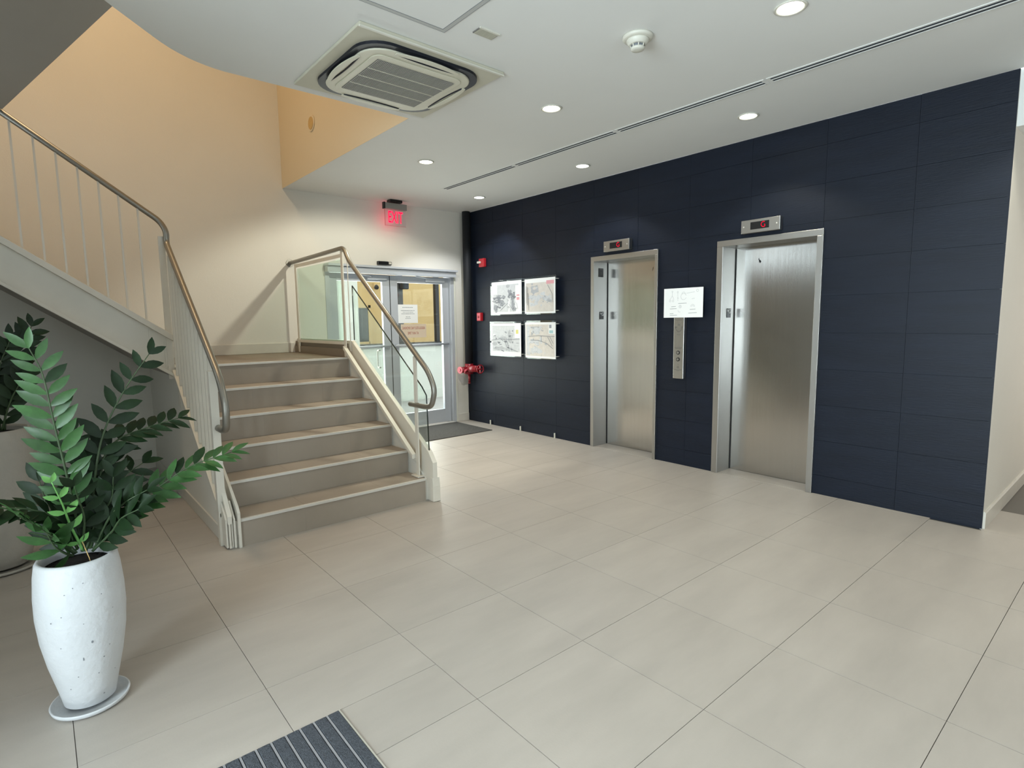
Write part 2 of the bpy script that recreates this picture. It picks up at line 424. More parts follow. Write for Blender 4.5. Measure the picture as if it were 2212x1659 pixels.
# ================================================================ door 1
dr = MB()
dr.box((XE-.16, D0, 0), (XE+.012, D0+.055, DH)).box((XE-.16, D1-.055, 0), (XE+.012, D1, DH)).box((XE-.16, D0, DH-.06), (XE+.012, D1, DH))
door = struct('door_1', dr, M['alu'], .002)
MB().box((XE+.005, D0-.005, DH-.005), (XE+.14, D1-.01, DH+.022)).build('header_cap', M['alu'], door, .003)
MB().box((XE+.0125, D0, DH-.075), (XE+.105, D1-.02, DH-.007)).build('operator_box', M['alu'], door, .003)
MB().box((XE-.02, D0+.05, .0), (XE+.06, D1-.05, .012)).build('threshold', M['nose'], door)
def leaf(y0, y1, hinge):
    lf = MB().box((XE-.085, y0, .015), (XE-.04, y0+.105, 2.075)).box((XE-.085, y1-.105, .015), (XE-.04, y1, 2.075))
    lf.box((XE-.085, y0+.105, 1.985), (XE-.04, y1-.105, 2.075)).box((XE-.085, y0+.105, .015), (XE-.04, y1-.105, .205))
    l = lf.build('door_leaf', M['alu'], door, .002)
    B((XE-.066, y0+.105, .205), (XE-.060, y1-.105, 1.985)).build('pane', M['pane'], l)
    MB().tube([(XE-.012, y0+.03, 1.145), (XE-.012, y1-.03, 1.145)], .014, 12).tube([(XE-.04, y0+.05, 1.145), (XE-.012, y0+.05, 1.145)], .012, 8).tube([(XE-.04, y1-.05, 1.145), (XE-.012, y1-.05, 1.145)], .012, 8).build('push_bar', M['alu'], l)
    s = 1 if hinge == 'L' else -1
    yh = y1-.16 if hinge == 'L' else y0+.02
    ya = (y0+.50, y1-.05) if hinge == 'L' else (y0+.53, y1-.08)
    MB().box((XE-.04, ya[0], 2.008), (XE+.0, ya[1], 2.062)).build('door_closer', M['alu'], l, .004)
    MB().tube([(XE+.002, ya[0]+.06, 2.04), (XE+.03, ya[0]+.02, 2.05), (XE+.03, ya[0]-.18, 2.07)], .008, 8).build('closer_arm', M['alu'], l)
    yp = y1-.15 if hinge == 'L' else None
    if yp:
        MB().tube(fillet([(XE-.085, yp, 1.09), (XE-.15, yp, 1.09), (XE-.15, yp, .86), (XE-.085, yp, .86)], .05), .011, 10).build('pull_handle', M['rail'], l)
    return l
lL = leaf(D0+.062, 3.028, 'L'); lR = leaf(3.040, D1-.062, 'R')
B((XE-.07, 3.0285, .03), (XE-.045, 3.0395, 2.07)).build('weather_seal', M['aludark'], door)
# seen through the door: walkway, low wall, frame, building
struct('floor_outside', MB().box((-11.5, -2, -.10), (XE-.25, 12, -.012)), M['outfloor'])
low = struct('wall_outside_low', MB().box((-7.25, 0.5, -.012), (-7.0, 9, 1.0)).box((-7.0, .5, -.012), (-6.985, 9, .17)), M['outwhite'])
struct('trim_1', MB().box((-7.28, 2.9, 1.0), (-6.95, 9, 1.07)).box((-7.12, 4.57, 1.07), (-7.04, 4.67, 2.75)).box((-7.12, 5.38, 1.07), (-7.04, 5.46, 2.75)), M['brown'])
struct('wall_column_outside', MB().box((-6.9, 3.17, -.012), (-6.5, 3.525, 3.0)), M['outwhite'], .004)
struct('wall_outside_far', MB().box((-9.4, -3, -.012), (-9.0, 12, 4.2)), M['tan'])
fwn = struct('window_2', MB().box((-9.0, 4.50, 1.0), (-8.95, 4.92, 1.05)).box((-9.0, 4.50, 1.77), (-8.95, 4.98, 1.83)).box((-9.0, 4.46, 1.0), (-8.95, 4.52, 1.83)).box((-9.0, 4.90, 1.0), (-8.95, 4.96, 1.83)), M['tan'])
B((-8.99, 4.52, 1.05), (-8.97, 4.90, 1.77)).build('pane', M['darkglass'], fwn)
fwn2 = struct('window_3', MB().box((-9.0, 3.60, .9), (-8.95, 4.30, .96)).box((-9.0, 3.60, 1.84), (-8.95, 4.30, 1.90)).box((-9.0, 3.60, .96), (-8.95, 3.66, 1.84)).box((-9.0, 3.92, .96), (-8.95, 3.98, 1.84)), M['outwhite'])
B((-8.99, 3.66, .96), (-8.97, 4.30, 1.84)).build('pane', M['darkglass'], fwn2)
struct('jamb_light_strip', MB().box((XE-.16, D1-.001, 0), (XE+.016, D1+.028, DH+.0)), M['outwhite'], .003)  # white reveal strip, its brightness standing in for outside light on the jamb
t = thing('flood_light', (-9.0, 5.10, 2.25), 'small cream flood light on the tan wall outside the glass door', 'lamp')
MB().box((-9.0, 5.06, 2.20), (-8.96, 5.14, 2.30)).tube([(-8.96, 5.10, 2.25), (-8.86, 5.05, 2.22)], .02, 8).build('bracket', M['tan'], t)
MB().tube([(-8.88, 5.08, 2.24), (-8.80, 5.04, 2.20)], [.03, .05], 12).build('lamp_head', M['brown'], t)
t = thing('wall_speaker', (-7.0, 4.68, 2.2), 'black speaker box on the dark post outside the door', 'speaker')
MB().prism([(-7.04, 4.60), (-6.92, 4.62), (-6.92, 4.74), (-7.04, 4.76)], 'z', 2.06, 2.30).build('cabinet', M['black'], t, .02)

# ================================================================ stairs
RS, TD, X1 = .187, .275, -1.61           # riser, tread, first riser
def nz(x): return RS+(RS/TD)*(X1-x)      # nosing line height at x
ZL = 6*RS; XL = X1-5*TD                  # landing level and edge
SY0, SY1 = .335, 1.745
st = thing('staircase', (X1, 1.0, 0), 'short grey-tiled flight of six steps up to the landing by the end wall', 'staircase')
core = [(X1-.02, 0)]
for k in range(1, 6):
    core += [(X1-.02-TD*(k-1), RS*k-.012), (X1-.02-TD*k, RS*k-.012)]
core += [(XL-.02, ZL-.012), (XE+.001, ZL-.012), (XE+.001, 0)]
MB().prism(core, 'y', .27, 1.76).build('stair_core', M['wall'], st)
ycuts = [SY0, .76, 1.36, SY1]
for k in range(6):
    x = X1-TD*k
    z0, z1 = RS*k, RS*(k+1)
    for a, b in zip(ycuts[:-1], ycuts[1:]):
        B((x-.018, a+.00015, z0+(.001 if k else 0)), (x-.004, b-.00015, z1-.018)).build('riser_tile', M['stile'], st, fix=False)
        if k < 5:
            B((x-.0185-TD, a+.0005, z1-.011), (x-.020, b-.0005, z1)).build('tread_tile', M['stile'], st, fix=False)
    MB().box((x-.0195, SY0, z1-.0175), (x+.004, SY1, z1+.0015)).build('nosing', M['nose'], st, .0015)
for a, b in zip(ycuts[:-1], ycuts[1:]):
    for c, d in ((XL-.019, -3.62), (-3.62, -4.22), (-4.22, XE+.002)):
        B((d+.0008, a+.0008, ZL-.011), (c-.0008, b-.0008, ZL)).build('landing_tile', M['landing'], st, fix=False)
# left side: inner plate, ridged filler, sloping bar; right side: upstand stringer
def slope_poly(x0, x1, off0, off1):
    return [(x0, nz(x0)+off0), (x1, nz(x1)+off0), (x1, nz(x1)+off1), (x0, nz(x0)+off1)]
xe = -1.595
inner = [(xe, 0), (xe, .235), (xe-.035, .275), (XL, nz(XL)+.06), (XL-.06, nz(XL)+.06), (XL-.06, nz(XL)-.30), (-1.95, 0)]
MB().prism(inner, 'y', .316, .334).build('stringer', M['white'], st, .002)
rg = MB()
for i, (y0, y1, dx, h, zb) in enumerate(((.246, .258, .022, .30, .012), (.262, .274, .012, .27, .008), (.279, .288, .020, .33, .012), (.292, .303, .008, .30, .006))):
    x = xe-dx
    rg.prism([(x, zb), (x, h-.10), (x-.10, h), (x-.16, h), (x-.16, zb)], 'y', y0, y1)
rg.build('stringer_ridges', M['white'], st, .0015)
MB().prism([(xe-.012, .17), (xe-.012, .22), (xe-.14, .38), (xe-.16, .36)], 'y', .258, .285).build('cover_strip', M['white'], st, .002)
MB().prism([(-1.75, 0), (-1.75, .15), (-2.95, .98), (-2.95, 0)], 'y', .2645, .27).build('side_skin', M['wall'], st)
MB().box((-4.43, .252, 0), (-1.76, .2645, .10)).build('side_baseboard', M['base'], st, .003)
# right stringer (upstand) that carries the glass
so = [(-1.535, 0), (-1.535, .325), (-1.60, .405), (XL+.02, 1.285), (XE+.002, 1.285), (XE+.002, ZL-.25), (XL, ZL-.25), (-1.98, 0)]
MB().prism(so, 'y', 1.772, 1.812).build('outer_stringer', M['white'], st, .003)
MB().prism([(-1.528, .002), (-1.528, .13), (-1.536, .2), (-1.58, .2), (-1.58, .002)], 'y', 1.765, 1.832).build('stringer_foot', M['white'], st, .004)
MB().prism([(-1.80, .0), (X1-.02, .0), (X1-.02, RS-.015), (XL, ZL-.015), (XE+.003, ZL-.015), (XE+.003, .0)], 'y', 1.760, 1.772).build('side_plate', M['wall'], st)
MB().box((XE+.002, 1.752, ZL), (XL-.05, 1.772, 1.255)).box((XE+.002, 1.735, ZL), (XL-.05, 1.752, 1.20)).build('landing_curb', M['landing'], st, .002)

# ---- glass balustrade on the right ----------------------------------------
gb = thing('glass_balustrade', (XL, 1.74, ZL), 'glass balustrade with round metal handrail right of the steps and landing', 'railing')
hr = fillet([(XE+.012, 1.735, 2.155), (XL+.03, 1.735, 2.175), (XL+.115, 1.735, 2.05), (-1.50, 1.735, nz(-1.50)+.955), (-1.415, 1.735, .93), (-1.47, 1.735, .80), (-1.56, 1.735, .785), (-1.80, 1.735, .785)],
            {1: .07, 2: .06, 3: .10, 4: .09, 5: .05, 6: .06})
MB().tube(hr, .0215, 16).build('handrail', M['rail'], gb)
MB().tube([(XE+.001, 1.735, 2.155), (XE+.008, 1.735, 2.155)], .045, 20).build('wall_rose', M['rail'], gb)
def post(x, z0, z1, y=1.735, name='post', w_=.022, par=None, t_=.0055):
    return MB().box((x-w_, y-t_, z0), (x+w_, y+t_, z1)).build(name, M['white'], par, .0015)
post(-1.705, RS+.012, nz(-1.705)+.93, par=gb)
post(XL-.035, ZL+.003, 2.155, par=gb)
post(-4.28, ZL+.01, 2.13, par=gb)
MB().box((-1.76, 1.70, RS+.003), (-1.65, 1.765, RS+.013)).build('base_plate', M['white'], gb, .001)
MB().prism(slope_poly(-1.735, XL-.02, .062, .098), 'y', 1.700, 1.735).build('bottom_bar', M['white'], gb, .0015)
MB().box((-4.29, 1.72, 1.245), (XL-.06, 1.732, 1.275)).build('bottom_bar', M['white'], gb, .001)
MB().box((-4.28, 1.7305, 2.09), (XL-.06, 1.7395, 2.125)).build('top_bar', M['white'], gb, .001)
p1 = MB().box((-4.25, 1.742, 1.262), (XL-.075, 1.752, 2.075)).build('glass_panel', M['green'], gb)
gp = [(XL+.05, nz(XL+.05)+.20), (XL+.05, nz(XL+.05)+.72), (-1.66, .908), (-1.605, .85), (-1.585, .42), (-1.62, .40)]
gp = [(XL+.05, 1.29), (XL+.05, 1.815), (-1.70, .93), (-1.635, .865), (-1.615, .38)]
MB().prism(gp, 'y', 1.786, 1.796).build('glass_panel', M['clear'], gb)
ed = MB().tube([(gp[0][0], 1.791, gp[0][1]), (gp[1][0], 1.791, gp[1][1])], .0055, 4)
ed.tube([(gp[1][0], 1.791, gp[1][1]), (gp[2][0], 1.791, gp[2][1]), (gp[3][0], 1.791, gp[3][1]), (gp[4][0], 1.791, gp[4][1])], .0055, 4)
ed.build('glass_edge', M['gedge'], gb)
post(XL-.035+.055, 1.18, 2.06, y=1.765, par=gb, w_=.004, t_=.004)

# ---- left railing: round handrail and square balusters ---------------------
RY = .268
lr = thing('stair_railing', (X1, RY, 0), 'white baluster railing with round metal handrail along the left of both flights', 'railing')
XF = -3.02                               # face of the upper flight
S2 = .718                                # slope of the upper flight
def z2(y): return 1.384+(.255-y)*S2      # top of upper stringer
hl = fillet([(XF, -1.75, 2.27+(.25+1.75)*S2), (XF, .235, 2.28), (XF+.03, .272, 2.20), (XF+.02, RY, 2.105), (-1.60, RY, nz(-1.60)+.945), (-1.485, RY, .95), (-1.515, RY, .81), (-1.60, RY, .79), (-1.80, RY, .79)],
            {1: .10, 2: .05, 3: .06, 4: .10, 5: .09, 6: .05, 7: .05})
MB().tube(hl, .0215, 16).build('handrail', M['rail'], lr)
xb = -1.83
while xb > -2.99:
    MB().box((xb-.006, .253, nz(xb)-.036), (xb+.006, .279, nz(xb)+.915)).build('baluster', M['white'], lr)
    xb -= .1105
y = .095
while y > -1.7:
    MB().box((XF-.0065, y-.0065, z2(y)+.002), (XF+.0065, y+.0065, z2(y)+.865)).build('baluster', M['white'], lr)
    y -= .117
MB().box((XF-.010, .215, 1.02), (XF+.004, .262, 2.16)).build('post', M['white'], lr, .001)
MB().box((-1.765, .232, .0), (-1.715, .280, nz(-1.72)+.90)).build('post', M['white'], lr, .0015)
MB().prism([(-1.715, nz(-1.715)-.062), (-3.0, nz(-3.0)-.062), (-3.0, nz(-3.0)-.036), (-1.715, nz(-1.715)-.036)], 'y', .240, .290).build('bottom_bar', M['white'], lr, .0015)
MB().box((-2.99, .262, .80), (-2.93, .268, .97)).box((-2.92, .262, .79), (-2.885, .267, .90)).build('splice_plate', M['white'], lr, .001)

# ---- upper flight ------------------------------------------------------------
uf = thing('upper_staircase', (XF, .25, ZL), 'upper stair flight climbing left along the end wall behind a grey channel stringer', 'staircase')
ye = -1.88; H = .352
def sl(y0, y1, a, b): return [(y0, z2(y0)+a), (y1, z2(y1)+a), (y1, z2(y1)+b), (y0, z2(y0)+b)]
yb = .262
MB().prism(sl(yb, ye, -H+.02, -.02), 'x', XF-.02, XF-.008).build('stringer_web', M['white'], uf, .001)
MB().prism(sl(yb, ye, -.052, 0), 'x', XF-.02, XF+.045).build('stringer_top_flange', M['white'], uf, .002)
MB().prism(sl(yb, ye, -H, -H+.028), 'x', XF-.02, XF+.050).build('stringer_bottom_flange', M['white'], uf, .002)
MB().box((XF-.007, .20, z2(.2)-.30), (XF-.001, .262, z2(.26)-.055)).box((XF-.007, .10, z2(.1)-.30), (XF-.003, .115, z2(.1)-.06)).build('end_plate', M['white'], uf, .001)
bd = [(y_, z2(y_)-H+.03) for y_ in (.262, ye)]
cr = [(bd[0][0], max(bd[0][1], 1.0))]
prof = [(.262, z2(.262)-H+.005), (ye, z2(ye)-H+.005), (ye, z2(ye)-.20), (.262, z2(.262)-.20)]
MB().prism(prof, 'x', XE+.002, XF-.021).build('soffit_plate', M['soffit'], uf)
for k in range(8):
    y0 = .20-.26*k; z1 = ZL+RS*(k+1)
    MB().box((XE+.015, y0-.26, z1-.04), (XF-.021, y0, z1)).build('tread', M['stile'], uf, .002)

# ================================================================ lifts
def lift(x0, x1, label, first):
    t = thing('elevator', ((x0+x1)/2, YW, 0), label, 'elevator')
    f = .045 if first else .058
    MB().box((x0, YW-.018, 0), (x0+f, YW+.215, EH-.052)).build('jamb', M['steel_frame'], t, .002)
    MB().box((x1-f+.01, YW-.018, 0), (x1, YW+.215, EH-.052)).build('jamb', M['steel_frame'], t, .002)
    MB().box((x0, YW-.018, EH-.052), (x1, YW+.215, EH)).build('header', M['steel_frame'], t, .002)
    MB().box((x0+f-.02, YW+.222, .004), (x1-f+.03, YW+.25, EH-.05)).build('door_panel', M['steel'], t)
    MB().box((x0+f, YW+.2155, .004), (x0+f+.006, YW+.2215, EH-.06)).build('door_gap', M['rubber'], t)
    MB().box((x0+f, YW+.0, -.006), (x1-f, YW+.22, .0015)).build('sill', M['floor'], t)
    # small plates on the left return
    px = x0+f+.001
    pl = MB().box((px, YW+.082, 1.463), (px+.003, YW+.152, 1.548)).build('floor_plate', M['black'], t, .001)
    text('*G', 'plate_lettering', (px+.0036, YW+.117, 1.518), (R(90), 0, R(90)), .052, M['paper'], pl)
    if first:
        pl = MB().box((px, YW+.062, 1.938), (px+.003, YW+.142, 2.035)).build('number_plate', M['black'], t, .001)
        text('1', 'plate_lettering', (px+.0036, YW+.102, 1.975), (R(90), 0, R(90)), .055, M['acgrille'], pl)
        MB().box((px+.003, YW+.075, 2.018), (px+.0036, YW+.13, 2.022)).build('plate_line', M['acgrille'], pl)
        MB().prism([(-1.378, 1.965), (-1.372, 2.0), (-1.366, 2.01), (-1.370, 1.985)], 'y', YW+.2205, YW+.222).build('scuff', M['rubber'], t)
    else:
        MB().prism([(-.232, 1.985), (-.226, 1.998), (-.224, 1.982), (-.212, 1.975), (-.205, 1.962), (-.216, 1.950), (-.222, 1.962), (-.228, 1.955), (-.224, 1.968)], 'y', YW+.2205, YW+.222).build('scuff', M['rubber'], t)
    return t
lift(E1[0], E1[1], 'left elevator, steel door and frame with a black number plate inside the jamb', True)
lift(E2[0], E2[1], 'right elevator, wider steel door with bright reflections, near the wall corner', False)
def display(x0, x1, label, ch):
    t = thing('floor_indicator', ((x0+x1)/2, YW, 2.18), label, 'floor display', 'floor indicators over the elevators')
    z0, z1 = 2.186, 2.298; yf = YW-.055; n = x1-x0
    MB().box((x0, yf, z0), (x1, YW-.0005, z1)).build('housing', M['steel_frame'], t, .004)
    s = MB().box((x0+n*.25, yf-.0012, z0+.028), (x0+n*.73, yf+.001, z1-.022)).build('screen', M['black'], t)
    text(ch, 'led_digit', (x0+n*.58, yf-.0022, (z0+z1)/2+.003), (R(90), 0, 0), .068, M['led'], s, ext=.0003, sx=.9, off=-.006)
    for fx in (.07, .92): MB().tube([(x0+n*fx, yf-.002, (z0+z1)/2), (x0+n*fx, yf+.001, (z0+z1)/2)], .006, 10).build('screw', M['nose'], t)
display(-1.82, -1.475, 'small steel floor indicator with red G above the left elevator', 'G')
display(-.262, .075, 'small steel floor indicator with red G above the right elevator', 'G')
# call panel and notice between the lifts
t = thing('call_panel', (-.86, YW, .87), 'tall steel elevator call panel with two round buttons between the elevators', 'call panel')
MB().box((-.925, YW-.048, .872), (-.81, YW-.0005, 1.52)).build('housing', M['steel_frame'], t, .004)
yf = YW-.0485
for z in (1.128, 1.062):
    b_ = MB().tube([(-.870, yf-.004, z), (-.870, yf+.003, z)], .019, 20).build('button_ring', M['rubber'], t)
    MB().tube([(-.870, yf-.007, z), (-.870, yf+.002, z)], .012, 16).build('button', M['steel_frame'], b_)
MB().tube([(-.870, yf-.003, .985), (-.870, yf+.002, .985)], .010, 14).build('key_switch', M['etch'], t)
e = MB()
for i, (a, b) in enumerate(((1.455, .09), (1.444, .07), (1.30, .04), (1.175, .08), (1.166, .07), (.958, .085), (.949, .03), (1.012, .004), (1.006, .004))):
    e.box((-.868-b/2, yf-.0006, a), (-.868+b/2, yf+.0005, a+.005))
e.tube([(-.868, yf-.0004, 1.40), (-.868, yf+.0005, 1.40)], .012, 12)
for dx in (-.032, .032): e.tube([(-.868+dx, yf-.0004, 1.375), (-.868+dx, yf+.0005, 1.375)], .010, 10)
for k in range(14):
    a0 = math.pi*(1.0+k/14); a1 = math.pi*(1.0+(k+.8)/14)
    e.add([(-.868+.038*math.cos(a0), yf-.0006, 1.375+.045*math.sin(a0)), (-.868+.038*math.cos(a1), yf-.0006, 1.375+.045*math.sin(a1)),
           (-.868+.032*math.cos(a1), yf-.0006, 1.375+.038*math.sin(a1)), (-.868+.032*math.cos(a0), yf-.0006, 1.375+.038*math.sin(a0))], [(0, 1, 2, 3)])
e.build('engraving', M['etch'], t, fix=False)['kind'] = 'stuff'
t = thing('paper_notice', (-.825, YW, 1.47), 'white paper notice with faint grey drawings above the elevator call panel', 'notice')
yn = YW-.052
sh = MB().box((-1.040, yn, 1.470), (-.612, yn+.0012, 1.752)).build('sheet', M['paper'], t)
def ink(name, segs, mt, par, yy, w_=.0016):
    q = MB()
    for (x0, z0, x1, z1) in segs:
        d = Vector((x1-x0, 0, z1-z0)); L_ = d.length
        if L_ < 1e-5: continue
        nrm = Vector((-d.z, 0, d.x))/L_*w_
        a = Vector((x0, yy, z0)); b = Vector((x1, yy, z1))
        q.add([(a+nrm)[:], (b+nrm)[:], (b-nrm)[:], (a-nrm)[:]], [(0, 1, 2, 3)])
    o = q.build(name, mt, par, fix=False); o['kind'] = 'stuff'; return o
def circ(cx, cz, r, a0=0, a1=360, n=14):
    return [(cx+r*math.cos(R(a0+(a1-a0)*i/n)), cz+r*math.sin(R(a0+(a1-a0)*i/n)), cx+r*math.cos(R(a0+(a1-a0)*(i+1)/n)), cz+r*math.sin(R(a0+(a1-a0)*(i+1)/n))) for i in range(n)]
seg = circ(-.945, 1.722, .006)+[(-.945, 1.716, -.945, 1.68), (-.945, 1.68, -.972, 1.645), (-.945, 1.68, -.925, 1.645)]+circ(-.970, 1.632, .009)+circ(-.936, 1.632, .009)
seg += circ(-.885, 1.715, .007)+[(-.885, 1.708, -.882, 1.63), (-.89, 1.66, -.874, 1.655)]+circ(-.82, 1.67, .03, 20, 340)+circ(-.82, 1.695, .018, 0, 180)+[(-.79, 1.70, -.70, 1.71)]+circ(-.672, 1.722, .011)+[(-.73, 1.645, -.70, 1.65)]
ink('drawing', seg, M['ink'], sh, yn-.0004, .0009)
seg = [(-.878, 1.605, -.785, 1.607), (-.955, 1.575, -.905, 1.577), (-.97, 1.555, -.895, 1.557), (-.97, 1.508, -.93, 1.509), (-.97, 1.492, -.89, 1.494), (-.765, 1.511, -.675, 1.514), (-.75, 1.545, -.69, 1.548)]
ink('print_line', seg, M['ink'], sh, yn-.0004, .0022)
ink('emblem', circ(-.855, 1.575, .014)+circ(-.855, 1.575, .006)+circ(-.72, 1.57, .022, 0, 180)+circ(-.72, 1.57, .012, 0, 180)+circ(-.86, 1.54, .018, 180, 300), M['ink'], sh, yn-.0004, .0009)

# four acrylic holders with drawings ------------------------------------------------
def poster(x0, x1, z0, z1, label, idx):
    t = thing('display_board', ((x0+x1)/2, YW, z0), label, 'wall display', 'clear display boards left of the elevators')
    y1 = YW-.06
    MB().box((x0-.035, y1, z0-.012), (x1+.012, y1+.004, z1+.022)).build('acrylic_sheet', M['acrylic'], t)
    s = MB().box((x0, y1-.0015, z0), (x1, y1-.0003, z1)).build('print_sheet', M['paper'], t)
    for (px, pz) in ((x0-.02, z0+.03), (x1, z0+.03), (x0-.02, z1-.02), (x1, z1-.02)):
        MB().tube([(px, y1+.0045, pz), (px, YW-.0005, pz)], .005, 10).build('standoff', M['nose'], t)
    rn = random.Random(idx*11+3); W_, H_ = x1-x0, z1-z0
    gm = [M['pg0'], M['pg1'], M['pg2'], M['pg3']]
    cnt = [0]
    def lay(l):
        cnt[0] += 1; return .0003+.00004*cnt[0]
    def blob(cx, cz, rx, rz, mt, n=14, jag=.35, nm='print_patch', lift_=.0003):
        pts = []; lf_ = lay(lift_)
        for i in range(n):
            a = 2*math.pi*i/n; k = 1+rn.uniform(-jag, jag)
            pts.append((min(max(x0+W_*(cx+rx*k*math.cos(a)), x0+.008), x1-.006), y1-.0018-lf_, min(max(z0+H_*(cz+rz*k*math.sin(a)), z0+.008), z1-.006)))
        MB().add(pts, [tuple(range(n))]).build(nm, mt, s, fix=False)
    def quad(a, b, c, d, mt, nm='print_block', l_=.0002):
        l_ = lay(l_)
        MB().add([(x0+W_*a, y1-.0018-l_, z0+H_*b), (x0+W_*c, y1-.0018-l_, z0+H_*b), (x0+W_*c, y1-.0018-l_, z0+H_*d), (x0+W_*a, y1-.0018-l_, z0+H_*d)], [(0, 1, 2, 3)]).build(nm, mt, s, fix=False)
    if idx == 0:
        quad(.05, .07, .90, .90, gm[3], l_=.0001)
        quad(.04, .62, .19, .90, M['paper'], l_=.0002); quad(.80, .05, .96, .86, M['paper'], l_=.0003)
        for c in ((.18, .50, .16, .05), (.20, .40, .18, .05), (.35, .33, .10, .08), (.14, .18, .06, .10), (.62, .62, .06, .14), (.70, .52, .12, .10), (.72, .30, .05, .18), (.78, .15, .06, .06), (.40, .52, .08, .06), (.25, .57, .10, .03)): blob(*c, gm[1] if rn.random() > .3 else gm[0])
        blob(.56, .85, .07, .05, gm[2], jag=.15)
        quad(.57, .06, .61, .45, M['paper'], l_=.0005)
        quad(.84, .42, .93, .50, M['pgr'], l_=.0006); quad(.84, .54, .93, .58, M['pgr'], l_=.0006)
        seg = [(.30, .12, .55, .34), (.12, .10, .30, .40), (.88, .14, .84, .34), (.60, .30, .75, .08)]
    elif idx == 1:
        quad(.05, .05, .95, .88, M['pgw'], l_=.0001); quad(.72, .82, .96, .92, M['pgr'], l_=.0002)
        for c in ((.33, .68, .12, .13), (.25, .46, .14, .07), (.42, .42, .10, .10), (.72, .42, .14, .08), (.25, .26, .09, .06), (.60, .55, .08, .06), (.80, .36, .08, .04), (.38, .30, .06, .06)): blob(*c, gm[3] if rn.random() > .3 else gm[2])
        blob(.33, .72, .05, .05, M['pgw'], lift_=.0006)
        seg = [(.06, .3, .06, .8), (.10, .25, .10, .78), (.76, .80, .90, .55), (.90, .55, .93, .3), (.14, .1, .12, .6)]
    elif idx == 2:
        quad(.04, .12, .96, .92, gm[3], l_=.0001); quad(.80, .55, .96, .98, M['paper'], l_=.0004); quad(.04, .04, .96, .13, M['paper'], l_=.0004)
        for c in ((.14, .62, .10, .06), (.40, .55, .12, .05), (.12, .36, .10, .06), (.66, .55, .09, .22), (.68, .30, .12, .12), (.30, .22, .20, .06), (.30, .80, .20, .07)): blob(*c, gm[2] if rn.random() > .4 else gm[3])
        blob(.12, .64, .05, .03, M['paper'], lift_=.0006); quad(.84, .68, .92, .80, M['pgy'], l_=.0006)
        seg = [(.0, .46, .30, .52), (.30, .52, .55, .50), (.55, .50, .96, .53), (.45, .50, .55, .25), (.55, .25, .90, .14), (.55, .45, .62, .15), (.85, .40, .93, .40), (.34, .5, .44, .44)]
    else:
        quad(.03, .06, .97, .94, M['pgw'], l_=.0001); quad(.78, .68, .97, .97, M['paper'], l_=.0003)
        quad(.05, .10, .14, .92, gm[3], l_=.0002); quad(.14, .84, .55, .88, gm[2], l_=.0002)
        for c in ((.35, .76, .16, .08), (.22, .46, .08, .06), (.40, .44, .08, .06), (.52, .50, .05, .10), (.35, .22, .20, .10), (.12, .12, .06, .06)): blob(*c, gm[3])
        quad(.80, .84, .87, .93, gm[1], l_=.0006); quad(.80, .70, .92, .78, M['pgc'], l_=.0006)
        seg = [(.10, .60, .45, .63), (.45, .63, .97, .61), (.18, .50, .45, .50), (.45, .50, .72, .42), (.72, .42, .92, .28), (.54, .48, .54, .62), (.75, .6, .90, .35), (.82, .6, .93, .42)]
    zones = (((.08, .12, .45, .58), (.52, .10, .80, .75)), ((.12, .18, .60, .85), (.60, .3, .92, .5)), ((.06, .14, .75, .62), (.5, .1, .78, .8)), ((.15, .10, .70, .55), (.1, .65, .6, .9)))[idx]
    for zi, (a, b, c, d) in enumerate(zones):
        for k in range(13): blob(rn.uniform(a, c), rn.uniform(b, d), rn.uniform(.012, .05), rn.uniform(.010, .035), gm[rn.choice((0, 1, 2, 3) if idx in (0, 2) else (2, 3, 3))], n=9, lift_=.0004+.00002*k)
    sk = []
    for k in range(22):
        zx = zones[k % 2]; a, b = rn.uniform(zx[0], zx[2]), rn.uniform(zx[1], zx[3]); sk.append((a, b, a+rn.uniform(-.08, .08), b+rn.uniform(-.07, .07)))
    ink('sketch_line', [(x0+W_*a, z0+H_*b, x0+W_*c, z0+H_*d) for a, b, c, d in sk], gm[1], s, y1-.0048, .0012)
    ink('print_line', [(x0+W_*a, z0+H_*b, x0+W_*c, z0+H_*d) for a, b, c, d in seg], gm[0], s, y1-.0050, .0028)
M['pg0'] = mat('print_grey_dark', '80848b', .7); M['pg1'] = mat('print_grey', '9b9fa6', .7, var=.35, vscale=(60, 60, 60))
M['pg2'] = mat('print_grey_mid', 'b6b9bd', .7, var=.2, vscale=(50, 50, 50)); M['pg3'] = mat('print_grey_light', 'cfd2d5', .7, var=.1, vscale=(40, 40, 40))
M['pgw'] = mat('print_warm', 'd8d2ca', .7, var=.08, vscale=(30, 30, 30)); M['pgr'] = mat('print_red', 'e3a5ac', .7); M['pgy'] = mat('print_yellow', 'd8d27e', .7); M['pgc'] = mat('print_cyan', 'a9cdd0', .7)
poster(-3.775, -3.165, 1.546, 1.975, 'clear wall board with a dark sketchy collage, upper left of the four', 0)
poster(-3.105, -2.555, 1.546, 1.975, 'clear wall board with a faint drawing and pink corner, upper right of the four', 1)
poster(-3.800, -3.185, .996, 1.428, 'clear wall board with a blue-grey line drawing, lower left of the four', 2)
poster(-3.100, -2.552, .990, 1.436, 'clear wall board with long curved lines, lower right of the four', 3)
for i, (x, lab) in enumerate(((-3.905, 'small white peg on the floor against the dark wall, nearest the end wall'), (-3.262, 'small white peg at the foot of the dark wall, middle of three'), (-2.618, 'small white peg at the foot of the dark wall, nearest the left elevator'))):
    o = MB().box((x-.007, YW-.028, 0), (x+.007, YW-.012, .066), .002).build('wall_peg', M['plastic']); tag(o, lab, 'peg', 'white pegs along the foot of the dark wall')

